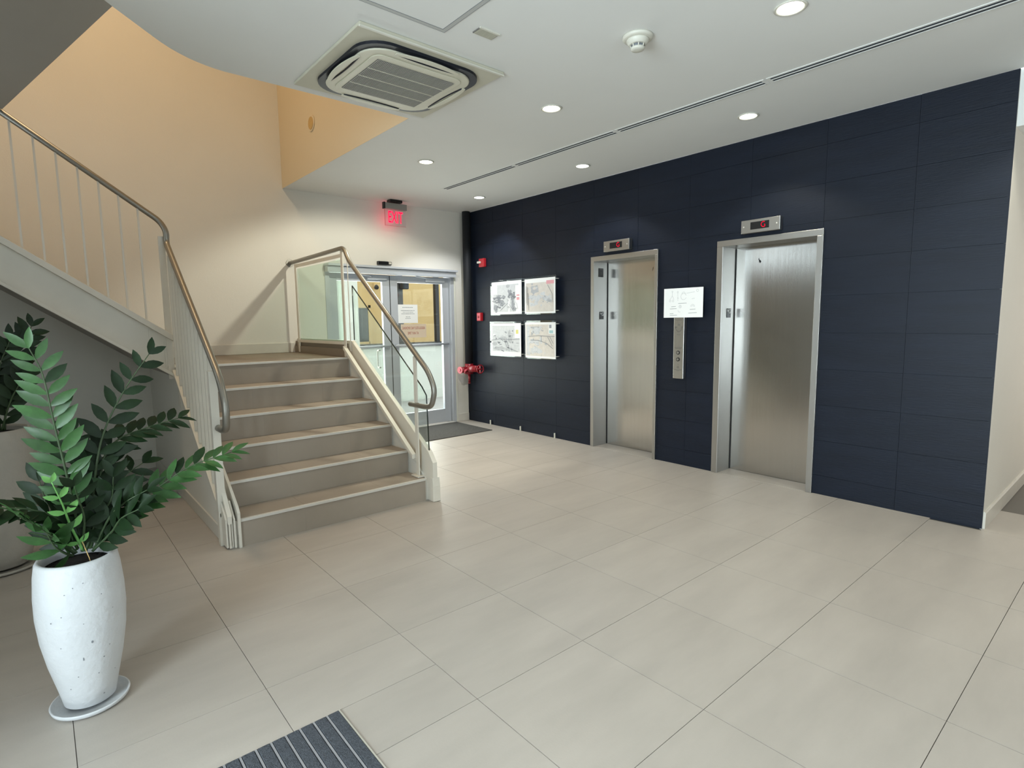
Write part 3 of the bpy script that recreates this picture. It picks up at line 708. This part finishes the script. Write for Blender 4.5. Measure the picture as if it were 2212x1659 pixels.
# fire devices ---------------------------------------------------------------------
t = thing('fire_alarm_strobe', (-4.03, YW, 2.2), 'red fire alarm strobe high on the dark wall near the end wall', 'fire alarm')
MB().box((-4.08, YW-.045, 2.205), (-3.965, YW-.0005, 2.322)).build('housing', M['red'], t, .006)
MB().box((-4.085, YW-.075, 2.255), (-4.025, YW-.0455, 2.282)).build('strobe_lens', M['plastic'], t, .004)
t = thing('fire_alarm_pull', (-4.10, YW, 1.46), 'red fire alarm call point beside the upper left board', 'fire alarm')
MB().box((-4.15, YW-.045, 1.462), (-4.055, YW-.0005, 1.578)).build('housing', M['red'], t, .006)
MB().box((-4.140, YW-.049, 1.472), (-4.065, YW-.0455, 1.568)).build('front_plate', M['pink'], t, .002)
MB().box((-4.118, YW-.056, 1.502), (-4.088, YW-.0495, 1.535)).build('pull_lever', M['redlight'], t, .002)
t = thing('standpipe', (-4.315, 4.165, .7), 'black standpipe with a red hose valve in the corner of the dark wall', 'fire hose valve')
MB().tube([(-4.315, 4.170, ZC-.001), (-4.315, 4.170, .77)], .057, 20).build('pipe', M['blackpaint'], t)
MB().tube([(-4.315, 4.170, .85), (-4.315, 4.170, .70)], .062, 20).tube([(-4.315, 4.170, .70), (-4.315, 4.170, .58)], [.02, .014], 10).tube([(-4.315, 4.17, .575), (-4.315, 4.17, .56)], .022, 10).build('elbow', M['redlight'], t)
MB().tube([(-4.315, 4.150, .775), (-4.22, 4.135, .785), (-4.05, 4.13, .79)], [.045, .052, .045], 16).build('valve_body', M['redlight'], t)
MB().tube([(-4.315, 4.12, .765), (-4.32, 4.02, .765)], .045, 18).build('hose_outlet', M['redlight'], t)
MB().tube([(-4.32, 4.02, .765), (-4.317, 4.005, .765)], .05, 18).tube([(-4.317, 4.005, .765), (-4.316, 3.995, .765)], .02, 10).build('outlet_cap', M['pink'], t)
MB().tube([(-4.25, 4.09, .775), (-4.24, 4.04, .755)], .014, 10).tube([(-4.24, 4.04, .755), (-4.235, 4.03, .72)], .006, 8).build('drain_plug', M['pink'], t)
MB().tube([(-4.06, 4.13, .79), (-3.99, 4.125, .79)], .014, 10).tube([(-3.99+0*k, 4.125+.058*math.cos(k*math.pi/12), .79+.058*math.sin(k*math.pi/12)) for k in range(25)], .008, 8, False).box((-3.994, 4.07, .784), (-3.984, 4.18, .796)).box((-3.994, 4.119, .735), (-3.984, 4.131, .845)).build('hand_wheel', M['redlight'], t)

# door signage -----------------------------------------------------------------------
t = thing('door_notice', (XE-.05, 3.26, 1.45), 'white printed sheet taped to the right door pane', 'notice')
s = MB().box((XE-.0585, 3.155, 1.445), (XE-.057, 3.455, 1.695)).build('sheet', M['paper'], t)
s2_ = MB()
for (z, h, a, b) in ((1.652, .012, 3.22, 3.38), (1.610, .012, 3.195, 3.41), (1.588, .010, 3.225, 3.385), (1.566, .012, 3.205, 3.405), (1.525, .011, 3.27, 3.335), (1.505, .010, 3.262, 3.345)):
    yy = a
    while yy < b:
        w_ = random.uniform(.006, .022); s2_.box((XE-.0568, yy, z), (XE-.0564, min(yy+w_, b), z+h*.8)); yy += w_+.005
s2_.build('print_line', M['ink'], s, fix=False)['kind'] = 'stuff'
t = thing('no_smoking_sign', (XE-.05, 3.33, 1.22), 'pale no smoking sticker with red mirrored letters on the right door pane', 'sticker')
s = MB().box((XE-.0585, 3.19, 1.245), (XE-.057, 3.585, 1.43)).build('sticker', M['stickpale'] if 'stickpale' in M else mat('sticker_pale', 'dcc9b2', .7), t)
text('ABSOLUTELY NO SMOKING', 'sign_lettering', (XE-.0562, 3.385, 1.375), (R(90), 0, R(90)), .052, M['inkred'], s, sx=-.55, ext=.0002)
text('AT ANY TIME', 'sign_lettering', (XE-.0562, 3.375, 1.305), (R(90), 0, R(90)), .052, M['inkred'], s, sx=-.55, ext=.0002)
t = thing('door_sensor', (XE, 2.935, 2.2), 'black motion sensor with grey end on the wall above the glass doors', 'sensor')
MB().box((XE+.0005, 2.835, 2.198), (XE+.045, 2.985, 2.242)).build('housing', M['black'], t, .006)
MB().box((XE+.0005, 2.986, 2.200), (XE+.042, 3.035, 2.240)).build('end_cap', M['black'], t, .008)
MB().box((XE+.0425, 2.988, 2.208), (XE+.0445, 3.025, 2.233)).build('lens', M['plastic'], t)
# exit sign
t = thing('exit_sign', (-4.25, 3.0, ZC), 'red illuminated exit sign hanging from the ceiling above the glass doors', 'exit sign')
MB().box((-4.30, 2.93, 2.955), (-4.20, 3.10, ZC-.0005)).build('canopy', M['black'], t, .006)
MB().box((-4.272, 2.872, 2.875), (-4.228, 3.178, 2.950)).build('housing', mat('sign_housing', '96948f', .5, metal=.2), t, .004)
MB().box((-4.274, 2.852, 2.872), (-4.226, 2.872, 2.953)).build('end_cap', M['black'], t, .002)
pn = MB().box((-4.253, 2.872, 2.672), (-4.247, 3.165, 2.8745)).build('sign_panel', M['acrylic'], t)
MB().box((-4.2535, 2.872, 2.6705), (-4.2465, 3.165, 2.6735)).box((-4.2535, 2.8705, 2.672), (-4.2465, 2.8735, 2.8745)).build('panel_edge', mat('panel_edge_red', 'd06a6c', .4), t)
text('EXIT', 'sign_letters', (-4.2455, 3.018, 2.772), (R(90), 0, R(90)), .205, M['exitred'], pn, sx=.50, ext=.0006, off=.003)
text('EXIT', 'sign_letters', (-4.2440, 3.018, 2.772), (R(90), 0, R(90)), .205, M['exitdeep'], pn, sx=.50, ext=.0006, off=-.005)
pl = bpy.data.lights.new('exit_glow', 'POINT'); pl.energy = .35; pl.color = (1, .08, .15); pl.shadow_soft_size = .08
po = bpy.data.objects.new('exit_glow', pl); COL.objects.link(po); po.parent = t; po.location = (-.09, .015, -.22)

# ================================================================ ceiling fittings
def rrect(cx, cy, hx, hy, r, n=8):
    pts = []
    for (sx, sy, a0) in ((1, 1, 0), (-1, 1, 90), (-1, -1, 180), (1, -1, 270)):
        for k in range(n+1):
            a = R(a0+90*k/n); pts.append((cx+sx*(hx-r)+r*math.cos(a), cy+sy*(hy-r)+r*math.sin(a)))
    return pts
acx, acy = -1.03, 1.277
t = thing('ceiling_air_conditioner', (acx, acy, ZC), 'square cream cassette air conditioner recessed in the ceiling', 'air conditioner')
M['accream'] = mat('ac_cream', 'cfccb9', .5, var=.03, vscale=(6, 6, 6)); M['acpanel'] = mat('ac_panel', 'c3c0ae', .6, var=.05, vscale=(5, 5, 5))
MB().box((acx-.475, acy-.478, ZC-.018), (acx+.475, acy+.478, ZC-.0005)).build('surround_panel', M['acpanel'], t, .004)
MB().box((acx+.462, acy-.478, ZC-.026), (acx+.476, acy+.478, ZC-.0185)).build('panel_edge', M['plastic'], t)
MB().prism(rrect(acx, acy, .405, .405, .17), 'z', ZC-.034, ZC-.018).build('fascia_ring', M['acdark'], t)
MB().prism(rrect(acx, acy, .366, .366, .155), 'z', ZC-.044, ZC-.030).build('centre_fascia', M['accream'], t, .006)
for (a, b) in ((1, 0), (-1, 0), (0, 1), (0, -1)):
    # curved air flap on each side
    pts = []
    for k in range(13):
        s = -1+2*k/12; bow = .028*(1-s*s)
        pts.append((s*.21, .372+bow))
    for k in range(13):
        s = 1-2*k/12; pts.append((s*.21, .350+.012*(1-s*s)))
    pp = [(acx+(a*q[1] if a else q[0]*1.), acy+(b*q[1] if b else q[0]*1.)) for q in pts]
    MB().prism(pp, 'z', ZC-.052, ZC-.0443).build('air_flap', M['accream'], t, .002)
    pts2 = [(acx+(a*(.352-.010*(1-(k/6-1)**2)) if a else (k/6-1)*.20), acy+(b*(.352-.010*(1-(k/6-1)**2)) if b else (k/6-1)*.20), ZC-.0445) for k in range(13)]
    MB().tube(pts2, .006, 6).build('flap_gap', M['acdark'], t)
MB().prism(rrect(acx, acy, .300, .300, .06), 'z', ZC-.050, ZC-.0443).build('grille_frame', M['accream'], t, .002)
g = MB().box((acx-.245, acy-.262, ZC-.0520), (acx+.245, acy+.262, ZC-.0503)).build('return_grille', M['acgrille'], t)
q = MB()
for k in range(52):
    y_ = acy-.259+.0101*k
    q.box((acx-.245, y_, ZC-.055), (acx+.245, y_+.0050, ZC-.0521))
o = q.build('grille_slats', mat('slat_grey', '9c9a93', .6), g, fix=False); o['kind'] = 'stuff'
for k in range(1, 4):
    x = acx-.245+.1225*k; MB().box((x-.0016, acy-.262, ZC-.057), (x+.0016, acy+.262, ZC-.0521)).build('grille_rib', M['accream'], g)
# access hatch
t = thing('access_hatch', (.03, .78, ZC), 'flush square ceiling access hatch with a thin grey frame line', 'hatch')
hx0, hx1, hy0, hy1 = -.385, .44, .36, 1.20
fr = MB()
for a, b in (((hx0, hy0), (hx1, hy0+.022)), ((hx0, hy1-.022), (hx1, hy1)), ((hx0, hy0+.022), (hx0+.022, hy1-.022)), ((hx1-.022, hy0+.022), (hx1, hy1-.022))):
    fr.box((a[0], a[1], ZC-.003), (b[0], b[1], ZC-.0003))
fr.build('hatch_frame', mat('hatch_frame', 'b4b5b2', .6), t)
gp_ = MB()
for a, b in (((hx0-.002, hy0-.002), (hx1+.002, hy0)), ((hx0-.002, hy1), (hx1+.002, hy1+.002)), ((hx0-.002, hy0), (hx0, hy1)), ((hx1, hy0), (hx1+.002, hy1)),
             ((hx0+.022, hy1-.024), (hx1-.022, hy1-.022)), ((hx0+.022, hy0+.022), (hx0+.024, hy1-.024))):
    gp_.box((a[0], a[1], ZC-.0034), (b[0], b[1], ZC-.0003))
gp_.build('shadow_gap', M['pit'], t, fix=False)
MB().box((hx0+.0245, hy0+.0245, ZC-.002), (hx1-.0225, hy1-.0245, ZC-.0003)).build('hatch_panel', M['ceil'], t)
# small vent
t = thing('ceiling_vent', (-.25, 1.378, ZC), 'small rectangular grey vent in the ceiling beside the access hatch', 'vent')
MB().box((-.288, 1.316, ZC-.006), (-.216, 1.440, ZC-.0005)).build('vent_body', M['acgrille'], t)
MB().box((-.222, 1.312, ZC-.009), (-.212, 1.444, ZC-.0005)).build('vent_lip', M['plastic'], t)
q = MB()
for k in range(11): q.box((-.284+.0058*k, 1.320, ZC-.0085), (-.2815+.0058*k, 1.436, ZC-.0062))
q.build('vent_slats', M['acpanel'], t, fix=False)['kind'] = 'stuff'
# smoke detector
t = thing('smoke_detector', (.237, 2.055, ZC), 'round white smoke detector on the ceiling', 'smoke detector')
c = (.237, 2.045, ZC)
MB().lathe([(.082, -.0005), (.082, -.012), (.074, -.018), (.060, -.020)], c, 40).build('base', M['plastic'], t)
MB().lathe([(.060, -.018), (.060, -.026), (.048, -.044), (.044, -.046)], c, 40).build('body', M['plastic'], t)
MB().lathe([(.034, -.044), (.033, -.060)], c, 24).build('chamber', M['pit'], t)
q = MB()
for k in range(8):
    a = math.pi*k/4; q.tube([(c[0]+.040*math.cos(a), c[1]+.040*math.sin(a), c[2]-.044), (c[0]+.036*math.cos(a), c[1]+.036*math.sin(a), c[2]-.062)], .0035, 6)
q.build('cage_ribs', M['plastic'], t)
MB().lathe([(.040, -.060), (.034, -.070), (.020, -.074), (.0001, -.075)], c, 32).build('cap', M['plastic'], t)
# slot diffusers
DY = 3.175
for i, (a, b, lab) in enumerate(((-3.335, -2.125, 'twin-slot ceiling diffuser, the one closest to the end wall'), (-2.07, -.845, 'twin-slot ceiling diffuser, second from the end wall'),
                            (-.795, .392, 'twin-slot ceiling diffuser, third from the end wall'), (.448, 1.66, 'twin-slot ceiling diffuser, nearest the viewer at upper right'))):
    t = thing('slot_diffuser', ((a+b)/2, DY, ZC), lab, 'diffuser', 'line of slot diffusers in the ceiling')
    MB().box((a-.02, DY-.045, ZC-.004), (b+.02, DY+.045, ZC-.0005)).build('frame', M['ceil'], t)
    for y0 in (-.030, .008):
        MB().box((a, DY+y0, ZC-.0052), (b, DY+y0+.022, ZC-.0042)).build('slot', M['slot'], t)
        MB().box((a, DY+y0+.018, ZC-.008), (b, DY+y0+.026, ZC-.0053)).build('slot_lip', M['ceil'], t)
# downlights
def downlight(x, y, lab, warm, power, tilt=0):
    t = thing('downlight', (x, y, ZC), lab, 'downlight', 'recessed ceiling downlights')
    c = (x, y, ZC)
    MB().lathe([(.072, -.0005), (.078, -.005), (.070, -.009), (.062, -.007), (.062, -.0005)], c, 40, closed=True).build('trim_ring', M['plastic'], t)
    MB().lathe([(.062, -.001), (.060, -.0045), (.0001, -.0065)], c, 32).build('lens', M['lens'] if warm else M['lensw'], t)
    d = bpy.data.lights.new('downlight_bulb', 'SPOT'); d.energy = power; d.spot_size = R(112); d.spot_blend = .35; d.shadow_soft_size = .05
    d.color = (1, .96, .80) if warm else (.92, .96, 1)
    o = bpy.data.objects.new('downlight_bulb', d); COL.objects.link(o); o.parent = t; o.location = (0, 0, -.02); o.rotation_euler = (0, R(tilt), 0)
PW = 36
for x, y, lab, wm, pw in ((.896, 2.40, 'downlight at the top edge of the photo, nearest the viewer', 1, PW), (-.797, 2.40, 'downlight right of the air conditioner', 1, PW),
        (-2.526, 2.411, 'yellowish downlight nearest the stair opening', 1, PW*3.1), (.028, 3.69, 'downlight in front of the right elevator', 1, PW),
        (-1.697, 3.717, 'small cool downlight in front of the left elevator', 0, PW*.9), (-3.46, 3.757, 'cool downlight in the far corner above the wall boards', 0, PW*1.3),
        (1.755, 3.69, 'downlight past the right edge, over the corridor mouth', 1, PW)):
    downlight(x, y, lab, wm, pw, (32 if x > -3 else 8) if x < -2 else 0)

# ================================================================ mats
t = thing('door_mat', (-3.95, 3.0, 0), 'flat charcoal carpet mat in front of the glass doors', 'mat')
MB().box((-4.40, 2.05, .0003), (-3.56, 3.985, .009)).build('carpet', M['carpet'], t, .003)
t = thing('entrance_mat', (1.0, -.6, 0), 'grey entrance mat with light metal strips at the bottom of the photo', 'mat')
MB().box((.317, -1.448, -.0085), (1.698, .1695, -.003)).build('backing', M['rubber'], t)
MB().box((.3155, .1655, -.003), (1.6985, .1712, .0035)).box((.3155, -1.449, -.003), (1.6985, -1.4435, .0035)).build('edge_trim', M['matframe'], t)
y = .1645; k = 0
while y > -1.40:
    w_ = .0385
    MB().box((.318, y-w_, -.003), (1.696, y, .0045)).build('carpet_strip', M['matpile'], t, .002)
    MB().box((.318, y-w_-.0095, -.003), (1.696, y-w_-.0025, .0035)).build('metal_strip', M['matbar'], t)
    y -= .0502

# ================================================================ planters
def leafmesh(name, L_, W_, mt, fold=.25, curl=.15):
    vs = []; fs = []; n = 6
    prof = [(0, .06), (.15, .55), (.38, .98), (.60, .95), (.80, .62), (1.0, .04)]
    for (s, w_) in prof:
        z = -curl*L_*s*s
        vs += [(s*L_, -w_*W_/2, z+fold*w_*W_/2), (s*L_, 0, z), (s*L_, w_*W_/2, z+fold*w_*W_/2)]
    for i in range(5):
        a = i*3; fs += [(a, a+3, a+4, a+1), (a+1, a+4, a+5, a+2)]
    me = bpy.data.meshes.new(name); me.from_pydata(vs, [], fs); me.update()
    for p_ in me.polygons: p_.use_smooth = True
    me.materials.append(mt)
    return me
LM = [leafmesh('leaf_green', .094, .032, M['leaf0']), leafmesh('leaf_dark', .088, .035, M['leaf1']), leafmesh('leaf_young', .050, .022, M['leaf2'])]
def plant_stem(parent, pts, n, kind, scale, up_hint, rr):
    P = [Vector(p) for p in pts]
    # Catmull-Rom resample
    Q = []
    ext = [P[0]*2-P[1]]+P+[P[-1]*2-P[-2]]
    for i in range(1, len(ext)-2):
        p0, p1_, p2_, p3 = ext[i-1:i+3]
        for k in range(6):
            t_ = k/6
            Q.append(.5*((2*p1_)+(p2_-p0)*t_+(2*p0-5*p1_+4*p2_-p3)*t_*t_+(-p0+3*p1_-3*p2_+p3)*t_**3))
    Q.append(P[-1])
    rad = [.0055*(1-.7*i/(len(Q)-1))*scale for i in range(len(Q))]
    st_ = MB().tube([q[:] for q in Q], rad, 8).build('stem', M['stem'] if kind != 2 else M['leaf2'], parent)
    o0 = wloc(st_)
    cum = [0]
    for i in range(1, len(Q)): cum.append(cum[-1]+(Q[i]-Q[i-1]).length)
    tot = cum[-1]; s0 = .22 if tot > .45 else .12
    for j in range(n):
        f = s0+(1-s0)*(j/(n-1) if n > 1 else 1); d = f*tot
        i = max(k for k in range(len(cum)) if cum[k] <= d+1e-6); i = min(i, len(Q)-2)
        q = Q[i]+(Q[i+1]-Q[i])*((d-cum[i])/max(cum[i+1]-cum[i], 1e-6)); T = (Q[i+1]-Q[i]).normalized()
        side = T.cross(up_hint).normalized(); nrm = side.cross(T).normalized()
        last = j == n-1
        for sg in (-1, 1):
            ang = R(rr.uniform(42, 58) if not last else rr.uniform(18, 34))
            dirv = (T*math.cos(ang)+side*sg*math.sin(ang)+nrm*rr.uniform(-.12, .22)).normalized()
            nn = (nrm+side*sg*rr.uniform(-.35, .1)).normalized()
            yv = nn.cross(dirv).normalized(); nn = dirv.cross(yv)
            sz = scale*(.72+.45*math.sin(math.pi*min(1, .15+f*.75)))*rr.uniform(.9, 1.12)
            lf = bpy.data.objects.new('leaf', LM[kind if rr.random() > .12 or kind == 2 else 1]); COL.objects.link(lf); lf.parent = st_
            mm = Matrix((dirv, yv, nn)).transposed().to_4x4() @ Matrix.Scale(sz, 4)
            mm.translation = q-o0; lf.matrix_local = mm
STEMS = [[[[[-0.38, -0.52, 0.615], [-0.365, -0.538, 0.849], [-0.35, -0.564, 1.1], [-0.336, -0.582, 1.288], [-0.321, -0.611, 1.384]], 15, 0], [[[-0.379, -0.504, 0.611], [-0.403, -0.453, 0.915], [-0.427, -0.411, 1.06], [-0.451, -0.334, 1.206], [-0.474, -0.24, 1.34]], 11, 1], [[[-0.379, -0.492, 0.617], [-0.418, -0.43, 0.926], [-0.457, -0.372, 1.003], [-0.495, -0.271, 1.032], [-0.532, -0.145, 1.054]], 14, 1], [[[-0.379, -0.487, 0.606], [-0.367, -0.392, 0.715], [-0.355, -0.282, 0.794], [-0.342, -0.148, 0.875], [-0.329, 0.01, 0.912]], 14, 0], [[[-0.38, -0.534, 0.619], [-0.351, -0.577, 0.747], [-0.322, -0.649, 0.812], [-0.294, -0.725, 0.843], [-0.265, -0.785, 0.861]], 11, 1], [[[-0.38, -0.518, 0.606], [-0.327, -0.549, 0.729], [-0.274, -0.566, 0.825], [-0.221, -0.589, 0.923]], 5, 2], [[[-0.379, -0.501, 0.61], [-0.411, -0.428, 0.778], [-0.443, -0.364, 0.853], [-0.475, -0.295, 0.891]], 7, 1], [[[-0.379, -0.483, 0.605], [-0.338, -0.433, 0.724], [-0.297, -0.381, 0.786], [-0.255, -0.312, 0.83]], 7, 1], [[[-0.38, -0.546, 0.604], [-0.321, -0.586, 0.679], [-0.262, -0.635, 0.76], [-0.203, -0.688, 0.835]], 7, 0], [[[-0.38, -0.539, 0.602], [-0.401, -0.575, 0.67], [-0.421, -0.602, 0.743], [-0.442, -0.623, 0.885]], 7, 1], [[[-0.379, -0.506, 0.612], [-0.433, -0.511, 0.81], [-0.486, -0.509, 0.927], [-0.54, -0.52, 1.031]], 7, 1], [[[-0.379, -0.49, 0.598], [-0.324, -0.431, 0.672], [-0.27, -0.4, 0.734], [-0.216, -0.348, 0.772]], 6, 1], [[[-0.379, -0.495, 0.609], [-0.445, -0.476, 0.762], [-0.512, -0.454, 0.856], [-0.579, -0.467, 0.931]], 6, 1], [[[-0.38, -0.55, 0.596], [-0.347, -0.573, 0.623], [-0.315, -0.6, 0.667], [-0.282, -0.618, 0.733]], 4, 0], [[[-0.38, -0.521, 0.606], [-0.333, -0.507, 0.743], [-0.286, -0.519, 0.829], [-0.24, -0.529, 0.893]], 5, 1], [[[-0.379, -0.511, 0.604], [-0.362, -0.467, 0.726], [-0.344, -0.42, 0.793], [-0.327, -0.408, 0.885]], 6, 1]], [[[[-2.275, -0.777, 0.837], [-2.31, -0.751, 1.029], [-2.346, -0.704, 1.222], [-2.385, -0.602, 1.46]], 12, 1], [[[-2.274, -0.797, 0.84], [-2.274, -0.791, 1.036], [-2.276, -0.764, 1.229], [-2.279, -0.706, 1.379]], 11, 1], [[[-2.274, -0.787, 0.839], [-2.243, -0.756, 0.952], [-2.212, -0.714, 1.063], [-2.182, -0.653, 1.166]], 7, 1], [[[-2.273, -0.817, 0.843], [-2.271, -0.841, 1.042], [-2.27, -0.861, 1.262], [-2.27, -0.86, 1.505]], 11, 1], [[[-2.271, -0.837, 0.846], [-2.301, -0.909, 0.963], [-2.329, -0.998, 1.079], [-2.356, -1.107, 1.14]], 9, 1]]]
def planter(cx, cy, prof, saucer_r, mt, label, slabel, hz, pits):
    t = thing('potted_plant', (cx, cy, .02), label, 'potted plant')
    o = MB().lathe(prof, (cx, cy, .022), 64).build('planter', mt, t)
    r_in = prof[-2][0]
    MB().lathe([(r_in*1.0, hz-.034), (.0001, hz-.028)], (cx, cy, .022), 32).build('soil', M['soil'], t)
    q = MB(); rr = random.Random(5)
    for (lat, z, s, e_) in pits:
        d = Vector((2.247-cx, -.593-cy, 0)).normalized(); sd = Vector((-d.y, d.x, 0))
        # radius at z
        for (ra, za), (rb, zb) in zip(prof[:-1], prof[1:]):
            if za <= z-.022 <= zb: rad = ra+(rb-ra)*(z-.022-za)/(zb-za); break
        k = math.sqrt(max(rad*rad-lat*lat, 0)); p_ = Vector((cx, cy, z))+sd*lat+d*k
        nn = (sd*lat+d*k).normalized(); ex = Vector((-nn.y, nn.x, 0))
        n_ = 7; q.add([(p_+nn*.0012+ex*(s*math.cos(2*math.pi*i/n_))+Vector((0, 0, 1))*(s*e_*math.sin(2*math.pi*i/n_)))[:] for i in range(n_)], [tuple(range(n_))])
    if pits: q.build('surface_pits', M['pit'], o, fix=False)['kind'] = 'stuff'
    ts = thing('saucer', (cx, cy, 0), slabel, 'saucer')
    s = saucer_r
    MB().lathe([(s*.86, .0003), (s*.97, .010), (s, .022), (s*.985, .025), (s*.95, .024), (s*.90, .010), (.0001, .008)], (cx, cy, 0), 56).build('dish', mt, ts)
    return t
pr1 = [(.078, 0), (.083, .004), (.096, .07), (.118, .17), (.134, .27), (.141, .36), (.140, .44), (.134, .52), (.127, .565), (.122, .574), (.114, .575), (.107, .570), (.104, .55), (.104, .45)]
t1 = planter(-.38, -.54, pr1, .128, M['ceramic'], 'tall white pitted planter with a bushy green leafy plant, in the foreground', 'white saucer under the foreground planter', .575,
    [(.02, .30, .0035, 1.5), (-.01, .24, .0018, 4), (-.06, .42, .002, 1), (.06, .47, .002, 1), (.07, .26, .0022, .8), (.05, .22, .0028, .8), (.03, .16, .0022, 1), (-.03, .17, .0022, .8),
     (.04, .06, .0035, .6), (-.055, .12, .002, 1), (-.09, .40, .002, 1.4), (-.02, .52, .002, 1), (.01, .53, .0022, .7), (.09, .40, .0018, 1), (-.07, .30, .0018, 1), (.0, .38, .0016, 1), (.08, .14, .0018, 1), (-.045, .50, .003, .5)])
pr2 = [(.13, 0), (.14, .006), (.165, .10), (.20, .27), (.222, .45), (.226, .60), (.218, .74), (.205, .82), (.198, .832), (.188, .832), (.178, .82), (.175, .65)]
t2 = planter(-2.27, -.86, pr2, .205, M['ceramic2'], 'larger grey-white planter with a dark leafy plant at the left edge', 'pale saucer under the larger planter at the left edge', .832, [])
rr = random.Random(3)
camdir = Vector((1, 0, .25)).normalized()
hints = [(1, -.2, .35), (1, .3, .5), (.55, .3, 1), (.5, -.1, 1), (.4, .1, 1), (1, 0, .4), (.8, .2, .7), (.8, .2, .8), (.5, -.2, 1), (1, -.3, .3), (1, 0, .2), (.8, 0, .8), (1, .2, .2), (.9, -.3, .5), (1, 0, .4), (1, .1, .5)]
for i, (pts, n, kind) in enumerate(STEMS[0]):
    plant_stem(t1, pts, n, kind, 1.0, Vector(hints[i]).normalized(), rr)
for i, (pts, n, kind) in enumerate(STEMS[1]):
    plant_stem(t2, pts, n, kind, 1.25, Vector((.9, .2, .5)).normalized(), rr)
MB().tube([(-.32, -.50, .56), (-.30, -.505, .60), (-.325, -.52, .66)], .0015, 6).build('dry_stalk', M['tan'], t1)
